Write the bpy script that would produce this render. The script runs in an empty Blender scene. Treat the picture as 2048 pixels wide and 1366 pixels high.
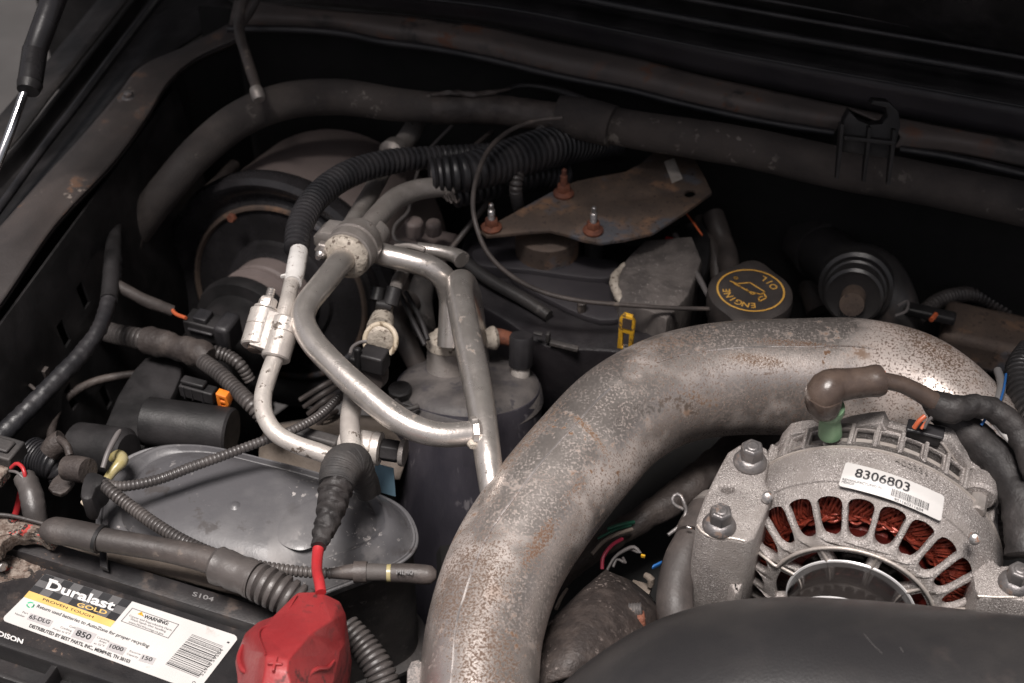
import bpy, bmesh, math, random
import numpy as np
from mathutils import Vector, Matrix, noise
from mathutils.bvhtree import BVHTree
sc = bpy.context.scene
R = math.radians
# ---------------------------------------------------------------- camera
PITCH, CAMZ, F = 42.0, 0.60, 2844.0
cd = bpy.data.cameras.new('camera'); cam = bpy.data.objects.new('camera', cd)
sc.collection.objects.link(cam); sc.camera = cam
cam.location = (0, 0, CAMZ); cam.rotation_euler = (R(90 - PITCH), 0, 0)
cd.lens = 50; cd.sensor_width = 36; cd.clip_start = 0.02; cd.clip_end = 50
cd.dof.use_dof = True; cd.dof.focus_distance = 0.77; cd.dof.aperture_fstop = 11.0
# ---------------------------------------------------------------- world and sun (bright overcast, high soft sun)
SUN_EL, SUN_AZ = 75.0, 205.0      # azimuth: clockwise from +Y, where the sun stands
w = bpy.data.worlds.new("World"); sc.world = w; w.use_nodes = True
nt = w.node_tree; bg = nt.nodes['Background']
sky = nt.nodes.new('ShaderNodeTexSky'); sky.sky_type = 'NISHITA'; sky.sun_disc = False
sky.sun_elevation = R(SUN_EL); sky.sun_rotation = R(SUN_AZ); sky.air_density = 1.0; sky.dust_density = 4.0; sky.ozone_density = 1.0
hs = nt.nodes.new('ShaderNodeHueSaturation'); hs.inputs['Saturation'].default_value = 0.25
tint = nt.nodes.new('ShaderNodeMixRGB'); tint.blend_type = 'MULTIPLY'; tint.inputs[0].default_value = 1
tint.inputs[2].default_value = (1.0, 0.95, 0.96, 1)
nt.links.new(sky.outputs[0], hs.inputs['Color']); nt.links.new(hs.outputs[0], tint.inputs[1])
nt.links.new(tint.outputs[0], bg.inputs[0]); bg.inputs[1].default_value = 0.055
sd = bpy.data.lights.new('sun', 'SUN'); sun = bpy.data.objects.new('sun', sd); sc.collection.objects.link(sun)
sd.energy = 4.6; sd.angle = R(20); sd.color = (1.0, 0.94, 0.90)
_s = Vector((math.sin(R(SUN_AZ)) * math.cos(R(SUN_EL)), math.cos(R(SUN_AZ)) * math.cos(R(SUN_EL)), math.sin(R(SUN_EL))))
sun.rotation_euler = _s.to_track_quat('Z', 'Y').to_euler()
vs = sc.view_settings; vs.view_transform = 'Standard'; vs.look = 'None'; vs.gamma = 1; vs.exposure = 0.33; vs.use_curve_mapping = False
sc.render.resolution_x = 1024; sc.render.resolution_y = 683
sc.cycles.max_bounces = 8
# ---------------------------------------------------------------- geometry helpers
CR = Matrix.Rotation(R(90 - PITCH), 3, 'X')
CP = Vector((0, 0, CAMZ))
def ray(x, y): return CR @ Vector(((x - 1024) / F, -(y - 683) / F, -1.0))
def W(x, y, z):
    "point at height z (cm over the battery top) seen at picture point x, y"
    d = ray(x, y); return CP + d * ((z * 0.01 - CAMZ) / d.z)
def WD(x, y, t): return CP + ray(x, y) * t
def U(x, y, z): return ((z * 0.01 - CAMZ) / ray(x, y).z) / F
PSI = R(20)
CX = Vector((math.cos(PSI), -math.sin(PSI), 0)); CY = Vector((math.sin(PSI), math.cos(PSI), 0)); CZ = Vector((0, 0, 1))
WL = {}
def link(o): sc.collection.objects.link(o); return o
def empty(name, loc, label, cat, group=None):
    o = link(bpy.data.objects.new(name, None)); o.location = loc; o.empty_display_size = 0.01
    WL[o.name] = Vector(loc); o['label'] = label; o['category'] = cat
    if group: o['group'] = group
    return o
class MB:
    def __init__(s): s.v = []; s.f = []; s.uv = []
    def add(s, v, f, uv=None):
        n = len(s.v); s.v.extend([tuple(a) for a in v]); s.f.extend([tuple(i + n for i in q) for q in f])
        s.uv.extend(uv if uv is not None else [(0, 0)] * len(v)); return s
def mk(name, mb, mat, parent=None, label=None, cat=None, group=None, kind=None, sharp=38, bevel=0, solid=0, sub=0):
    v = [Vector(a) for a in mb.v]
    if parent is not None: loc = WL[parent.name]
    else:
        a = np.array(mb.v); loc = Vector((a[:, 0].mean(), a[:, 1].mean(), a[:, 2].min()))
    me = bpy.data.meshes.new(name); me.from_pydata([p - loc for p in v], [], mb.f)
    uvl = me.uv_layers.new(name='UVMap'); ua = np.array(mb.uv, dtype=float).reshape(-1, 2)
    li = np.empty(len(me.loops), dtype=np.int32); me.loops.foreach_get('vertex_index', li)
    uvl.data.foreach_set('uv', ua[li].ravel())
    me.materials.append(mat); me.validate(); me.update()
    if sharp: me.shade_smooth(); me.set_sharp_from_angle(angle=R(sharp))
    o = link(bpy.data.objects.new(name, me))
    if parent is not None: o.parent = parent; WL[o.name] = loc
    else: o.location = loc; WL[o.name] = loc
    if label: o['label'] = label
    if cat: o['category'] = cat
    if group: o['group'] = group
    if kind: o['kind'] = kind
    if solid:
        m = o.modifiers.new('solid', 'SOLIDIFY'); m.thickness = solid; m.offset = -1
    if bevel:
        m = o.modifiers.new('bevel', 'BEVEL'); m.width = bevel; m.segments = 3; m.limit_method = 'ANGLE'; m.angle_limit = R(30)
        m.harden_normals = False
    if sub:
        m = o.modifiers.new('sub', 'SUBSURF'); m.levels = sub; m.render_levels = sub
    return o
def catmull(P, n):
    P = [np.array(p, float) for p in P]
    if len(P) == 2: return [P[0] + (P[1] - P[0]) * t for t in np.linspace(0, 1, n + 1)]
    Q = [2 * P[0] - P[1]] + P + [2 * P[-1] - P[-2]]; out = []
    for i in range(1, len(Q) - 2):
        a, b, c, d = Q[i - 1:i + 3]
        t0 = 0; t1 = max(1e-6, np.linalg.norm(b[:3] - a[:3]) ** .5); t2 = t1 + max(1e-6, np.linalg.norm(c[:3] - b[:3]) ** .5); t3 = t2 + max(1e-6, np.linalg.norm(d[:3] - c[:3]) ** .5)
        for k in range(n):
            t = t1 + (t2 - t1) * k / n
            A1 = (t1 - t) / (t1 - t0) * a + (t - t0) / (t1 - t0) * b; A2 = (t2 - t) / (t2 - t1) * b + (t - t1) / (t2 - t1) * c
            A3 = (t3 - t) / (t3 - t2) * c + (t - t2) / (t3 - t2) * d
            B1 = (t2 - t) / (t2 - t0) * A1 + (t - t0) / (t2 - t0) * A2; B2 = (t3 - t) / (t3 - t1) * A2 + (t - t1) / (t3 - t1) * A3
            out.append((t2 - t) / (t2 - t1) * B1 + (t - t1) / (t2 - t1) * B2)
    out.append(P[-1]); return out
def sweep(P, seg=20, step=None, fn=None, caps=True, flat=1.0):
    """P: list of (x,y,z,r) in world metres; fn(s, ang, r)->r shapes the skin"""
    Q = catmull(P, 14); Q = np.array(Q); Q[:, 3] = np.maximum(Q[:, 3], 1e-5)
    d = np.r_[0, np.cumsum(np.linalg.norm(np.diff(Q[:, :3], axis=0), axis=1))]; L = d[-1]
    st = step or max(L / 200, 0.0022); n = max(4, int(L / st)); s = np.linspace(0, L, n + 1)
    C = np.stack([np.interp(s, d, Q[:, k]) for k in range(4)], 1)
    T = np.gradient(C[:, :3], axis=0); T /= np.linalg.norm(T, axis=1)[:, None]
    up = np.array([0, 0, 1.0]);
    if abs(T[0] @ up) > .9: up = np.array([0, 1.0, 0])
    N = np.cross(T[0], up); N /= np.linalg.norm(N)
    v = []; uv = []; f = []
    for i in range(n + 1):
        N = N - T[i] * (N @ T[i]); N /= np.linalg.norm(N); B = np.cross(T[i], N)
        for k in range(seg):
            a = 2 * math.pi * k / seg; r = C[i, 3]
            if fn: r = fn(s[i], a, r, L)
            v.append(tuple(C[i, :3] + r * (math.cos(a) * N + math.sin(a) * flat * B))); uv.append((k / seg, s[i]))
    for i in range(n):
        for k in range(seg):
            k2 = (k + 1) % seg; f.append((i * seg + k, i * seg + k2, (i + 1) * seg + k2, (i + 1) * seg + k))
    if caps:
        f.append(tuple(range(seg))[::-1]); f.append(tuple(n * seg + k for k in range(seg)))
    return MB().add(v, f, uv)
def PX(pts):
    "picture path (x, y, z, r_px) -> world path"
    o = []
    for x, y, z, r in pts:
        p = W(x, y, z); o.append((p.x, p.y, p.z, r * U(x, y, z)))
    return o
def tube(pts, **k): return sweep(PX(pts), **k)
def ribs(pitch, amp=.16, sharp=2.2):
    def fn(s, a, r, L): return r * (1 - 2.1 * amp * (.5 + .5 * math.cos(2 * math.pi * s / pitch)) ** 4)
    return fn
def loom(pts, pitch_px, amp=.10, seg=18, **k):
    x, y, z, r = pts[len(pts) // 2]; p = pitch_px * U(x, y, z)
    return sweep(PX(pts), seg=seg, step=p / 8, fn=ribs(p, amp), **k)
def wrap(pitch, amp=.06, rough=.04, fr=300):
    def fn(s, a, r, L):
        ph = (s / pitch + a / (2 * math.pi)) % 1
        return r * (1 + amp * (ph if ph < .92 else (1 - ph) * 11.5) + rough * noise.noise(Vector((s * fr, math.cos(a) * 1.4, math.sin(a) * 1.4))))
    return fn
def frame(d):
    d = Vector(d).normalized(); u = Vector((0, 0, 1)) if abs(d.z) < .9 else Vector((1, 0, 0))
    x = u.cross(d).normalized(); return x, d.cross(x), d
def lathe(A, d, prof, seg=32, caps=True, rfn=None, a0=0, a1=2 * math.pi):
    "prof: (t along d, radius) in metres"
    x, y, d = frame(d); v = []; f = []; uv = []; A = Vector(A); full = abs(a1 - a0 - 2 * math.pi) < 1e-6
    m = seg if full else seg + 1
    for i, (t, r) in enumerate(prof):
        for k in range(m):
            a = a0 + (a1 - a0) * k / seg; rr = rfn(a, r, t) if rfn else r
            v.append(A + d * t + (x * math.cos(a) + y * math.sin(a)) * max(rr, 1e-5)); uv.append((k / seg, t))
    for i in range(len(prof) - 1):
        for k in range(seg):
            k2 = (k + 1) % m; f.append((i * m + k, i * m + k2, (i + 1) * m + k2, (i + 1) * m + k))
    if caps and full:
        f.append(tuple(range(seg))[::-1]); f.append(tuple((len(prof) - 1) * seg + k for k in range(seg)))
    return MB().add(v, f, uv)
def cyl(A, B, r, r2=None, seg=24, bev=None):
    A, B = Vector(A), Vector(B); L = (B - A).length; r2 = r if r2 is None else r2; b = min(r, L) * .12 if bev is None else bev
    return lathe(A, B - A, [(0, r - b), (b, r), (L - b, r2), (L, r2 - b)], seg)
def hexnut(A, d, r, h):
    m = lathe(A, d, [(0, r * .95), (h * .12, r), (h * .8, r), (h, r * .82)], 6); return m
def join(*ms):
    o = MB()
    for m in ms: o.add(m.v, m.f, m.uv)
    return o
def box(O, ax, u, v, w):
    "ax: three axis vectors; u,v,w: (min,max) metres"
    X, Y, Z = [Vector(a) for a in ax]; O = Vector(O)
    c = [O + X * a + Y * b + Z * e for a in u for b in v for e in w]
    return MB().add(c, [(0, 1, 3, 2), (4, 6, 7, 5), (0, 4, 5, 1), (2, 3, 7, 6), (0, 2, 6, 4), (1, 5, 7, 3)])
def plate2d(loops, depth, bev=0.0, smooth=0):
    "loops in a 2D plane (metres); first outer, rest holes. returns verts (x,y,z) with z in +-depth/2"
    c = bpy.data.curves.new('t', 'CURVE'); c.dimensions = '2D'; c.fill_mode = 'BOTH' if depth > 0 else 'FRONT'
    S = 1000.0
    c.extrude = max(depth / 2 - bev, 0) * S; c.bevel_depth = bev * S; c.bevel_resolution = 1; c.offset = -bev * S
    for lp in loops:
        if smooth: lp = closed_smooth(lp, smooth)
        s = c.splines.new('POLY'); s.points.add(len(lp) - 1); s.use_cyclic_u = True
        for i, p in enumerate(lp): s.points[i].co = (p[0] * S, p[1] * S, 0, 1)
    o = bpy.data.objects.new('t', c); me = bpy.data.meshes.new_from_object(o)
    bm = bmesh.new(); bm.from_mesh(me); bmesh.ops.remove_doubles(bm, verts=bm.verts, dist=0.002)
    bmesh.ops.recalc_face_normals(bm, faces=bm.faces)
    v = [tuple(p.co / S) for p in bm.verts]; f = [tuple(q.index for q in p.verts) for p in bm.faces]
    bm.free(); bpy.data.objects.remove(o); bpy.data.curves.remove(c); bpy.data.meshes.remove(me); return v, f
def closed_smooth(lp, n):
    P = [np.array((p[0], p[1], 0.0)) for p in lp]; m = len(P); out = []
    for i in range(m):
        a, b, c, d = P[(i - 1) % m], P[i], P[(i + 1) % m], P[(i + 2) % m]
        for k in range(n):
            t = k / n; q = .5 * ((2 * b) + (c - a) * t + (2 * a - 5 * b + 4 * c - d) * t * t + (3 * b - a - 3 * c + d) * t ** 3)
            out.append((q[0], q[1]))
    return out
def mapped(vf, fn): return MB().add([fn(*p) for p in vf[0]], vf[1])
def hplate(loops_px, z, thick, bev=.0008, smooth=0):
    "outline in picture points lying in the horizontal plane z (cm): top face there, thick cm down"
    L = [[(W(x, y, z).x, W(x, y, z).y) for x, y in lp] for lp in loops_px]
    vf = plate2d(L, thick * .01, bev, smooth); zz = z * .01 - thick * .005
    return mapped(vf, lambda a, b, c: (a, b, zz + c))
def loft(rows, nu=6, nv=6, smooth_u=True):
    "rows of (x,y,z) picture points -> smooth sheet"
    G = [[np.array(W(*p)) for p in r] for r in rows]
    G = [catmull(r, nu) if smooth_u else r for r in G]; cols = list(zip(*G)); cols = [catmull(list(c), nv) for c in cols]
    nc, nr = len(cols), len(cols[0]); v = [tuple(cols[i][j]) for j in range(nr) for i in range(nc)]
    f = [(j * nc + i, j * nc + i + 1, (j + 1) * nc + i + 1, (j + 1) * nc + i) for j in range(nr - 1) for i in range(nc - 1)]
    return MB().add(v, f, [(i / nc, j / nr) for j in range(nr) for i in range(nc)])
def dome(loop, zr, prof, n=6, skirt=()):
    "outline (picture) at height zr; prof: (fraction of outline, z cm) from rim to centre"
    P = [W(x, y, zr) for x, y in loop]; P = closed_smooth([(p.x, p.y) for p in P], n); m = len(P)
    cx = sum(p[0] for p in P) / m; cy = sum(p[1] for p in P) / m; v = []; f = []
    for fr, z in list(skirt) + list(prof):
        for p in P: v.append((cx + (p[0] - cx) * fr, cy + (p[1] - cy) * fr, z * .01))
    k = len(skirt) + len(prof)
    for j in range(k - 1):
        for i in range(m): i2 = (i + 1) % m; f.append((j * m + i, j * m + i2, (j + 1) * m + i2, (j + 1) * m + i))
    f.append(tuple((k - 1) * m + i for i in range(m)))
    return MB().add(v, f)
def textmesh(s, bold=0.0, shear=0.0, spacing=1.0):
    c = bpy.data.curves.new('t', 'FONT'); c.body = s; c.size = 1; c.offset = bold; c.shear = shear; c.space_character = spacing; c.resolution_u = 3
    o = bpy.data.objects.new('t', c); me = bpy.data.meshes.new_from_object(o)
    v = [tuple(p.co) for p in me.vertices]; f = [tuple(p.vertices) for p in me.polygons]
    bpy.data.objects.remove(o); bpy.data.curves.remove(c); bpy.data.meshes.remove(me)
    return v, f
def textfit(s, fn, p0, p1, hpx, up=(.55, -1), **k):
    "text from p0 to p1 (2D picture points), cap height hpx along up, mapped by fn(x,y)->world"
    v, f = textmesh(s, **k); a = np.array(v); x0, x1 = a[:, 0].min(), a[:, 0].max()
    ul = math.hypot(*up); out = []
    for x, y, z in v:
        t = (x - x0) / (x1 - x0); h = y / .72 * hpx
        out.append(fn(p0[0] + (p1[0] - p0[0]) * t + up[0] / ul * h, p0[1] + (p1[1] - p0[1]) * t + up[1] / ul * h))
    return MB().add(out, f)
def stroke(pts, wd, fn, closed=False):
    m = MB(); n = len(pts)
    for i in range(n if closed else n - 1):
        a, b = np.array(pts[i], float), np.array(pts[(i + 1) % n], float); d = b - a; L = np.linalg.norm(d); d /= L; q = np.array((-d[1], d[0])) * wd / 2
        a = a - d * wd * .4; b = b + d * wd * .4
        m.add([fn(*(a + q)), fn(*(a - q)), fn(*(b - q)), fn(*(b + q))], [(0, 1, 2, 3)])
    return m
def poly(pts, fn): return MB().add([fn(*p) for p in pts], [tuple(range(len(pts)))])
# ---------------------------------------------------------------- materials
def mat(name,  c, c2=None, nscale=25, lo=.4, hi=.65, rough=.5, rvar=.12, metal=0.0, bump=.15, bscale=400, spots=(), coat=0, spec=.5, bump2=0, b2scale=40, stretch=None, patches=()):
    m = bpy.data.materials.new(name); m.use_nodes = True; t = m.node_tree; N = t.nodes; K = t.links.new
    b = N['Principled BSDF']; tc = N.new('ShaderNodeTexCoord'); co = tc.outputs['Object']
    if stretch:
        mp = N.new('ShaderNodeMapping'); mp.inputs['Scale'].default_value = stretch; K(co, mp.inputs[0]); co = mp.outputs[0]
    def ns(sc_, det=5, rg=.6):
        n = N.new('ShaderNodeTexNoise'); n.inputs['Scale'].default_value = sc_; n.inputs['Detail'].default_value = det; n.inputs['Roughness'].default_value = rg
        K(co, n.inputs['Vector']); return n.outputs['Fac']
    def ramp(inp, a, d):
        r = N.new('ShaderNodeMapRange'); r.inputs['From Min'].default_value = a; r.inputs['From Max'].default_value = d; r.clamp = True; K(inp, r.inputs['Value']); return r.outputs[0]
    def mul(a, bb, op='MULTIPLY'):
        q = N.new('ShaderNodeMath'); q.operation = op
        for i, k in enumerate((a, bb)):
            if isinstance(k, (int, float)): q.inputs[i].default_value = k
            else: K(k, q.inputs[i])
        return q.outputs[0]
    def mix(f, a, c_):
        q = N.new('ShaderNodeMixRGB'); K(f, q.inputs[0])
        for i, k in ((1, a), (2, c_)):
            if isinstance(k, tuple): q.inputs[i].default_value = (*k, 1)
            else: K(k, q.inputs[i])
        return q.outputs[0]
    n1 = ns(nscale); col = mix(ramp(n1, .5 + (lo - .5) * .8, .5 + (hi - .5) * .8), c, c2 or tuple(x * 1.25 for x in c))
    rg = mul(ramp(ns(nscale * 2.3), .3, .7), 2 * rvar); rg = mul(rg, rough - rvar, 'ADD')
    met = None; mm = metal
    for (sc_, thr, wd, col_, r_, msc, mthr) in spots:
        s = ramp(ns(sc_, 4, .65), .5 + (thr - .5) * .62, .5 + (thr - .5) * .62 + wd * .7)
        if msc: s = mul(s, ramp(ns(msc, 3), .5 + (mthr - .5) * .8, .5 + (mthr - .5) * .8 + .12))
        col = mix(s, col, col_)
        q = N.new('ShaderNodeMix'); K(s, q.inputs['Factor']); K(rg, q.inputs['A']); q.inputs['B'].default_value = r_; rg = q.outputs[0]
        q = N.new('ShaderNodeMix'); K(s, q.inputs['Factor'])
        if isinstance(mm, float) or isinstance(mm, int): q.inputs['A'].default_value = mm
        else: K(mm, q.inputs['A'])
        q.inputs['B'].default_value = 0; mm = q.outputs[0]
    for (ctr, rot, rad, sc_, thr, wd, col_, r_) in patches:   # worn patches with a place of their own
        mp = N.new('ShaderNodeMapping'); mp.vector_type = 'TEXTURE'; mp.inputs['Location'].default_value = ctr; mp.inputs['Rotation'].default_value = rot; mp.inputs['Scale'].default_value = rad
        K(tc.outputs['Object'], mp.inputs[0]); ln = N.new('ShaderNodeVectorMath'); ln.operation = 'LENGTH'; K(mp.outputs[0], ln.inputs[0])
        fall = N.new('ShaderNodeMapRange'); fall.inputs['From Min'].default_value = 1.15; fall.inputs['From Max'].default_value = .35; K(ln.outputs['Value'], fall.inputs['Value'])
        nn_ = ns(sc_, 4, .65); tot = mul(nn_, mul(mul(fall.outputs[0], .30), -.30, 'ADD'), 'ADD')
        s = ramp(tot, thr, thr + wd); col = mix(s, col, col_)
        q = N.new('ShaderNodeMix'); K(s, q.inputs['Factor']); K(rg, q.inputs['A']); q.inputs['B'].default_value = r_; rg = q.outputs[0]
        q = N.new('ShaderNodeMix'); K(s, q.inputs['Factor'])
        if isinstance(mm, (int, float)): q.inputs['A'].default_value = mm
        else: K(mm, q.inputs['A'])
        q.inputs['B'].default_value = .1; mm = q.outputs[0]
    K(col, b.inputs['Base Color']); K(rg, b.inputs['Roughness'])
    if isinstance(mm, (int, float)): b.inputs['Metallic'].default_value = mm
    else: K(mm, b.inputs['Metallic'])
    b.inputs['Specular IOR Level'].default_value = spec
    if coat: b.inputs['Coat Weight'].default_value = coat; b.inputs['Coat Roughness'].default_value = .25
    if bump:
        h = ns(bscale, 3)
        if bump2: h = mul(mul(h, bump, 'MULTIPLY'), mul(ns(b2scale, 3), bump2), 'ADD')
        bp = N.new('ShaderNodeBump'); bp.inputs['Strength'].default_value = 1 if bump2 else bump; bp.inputs['Distance'].default_value = .0008; K(h, bp.inputs['Height']); K(bp.outputs[0], b.inputs['Normal'])
    return m
RUST = (.13, .062, .035)
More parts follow.
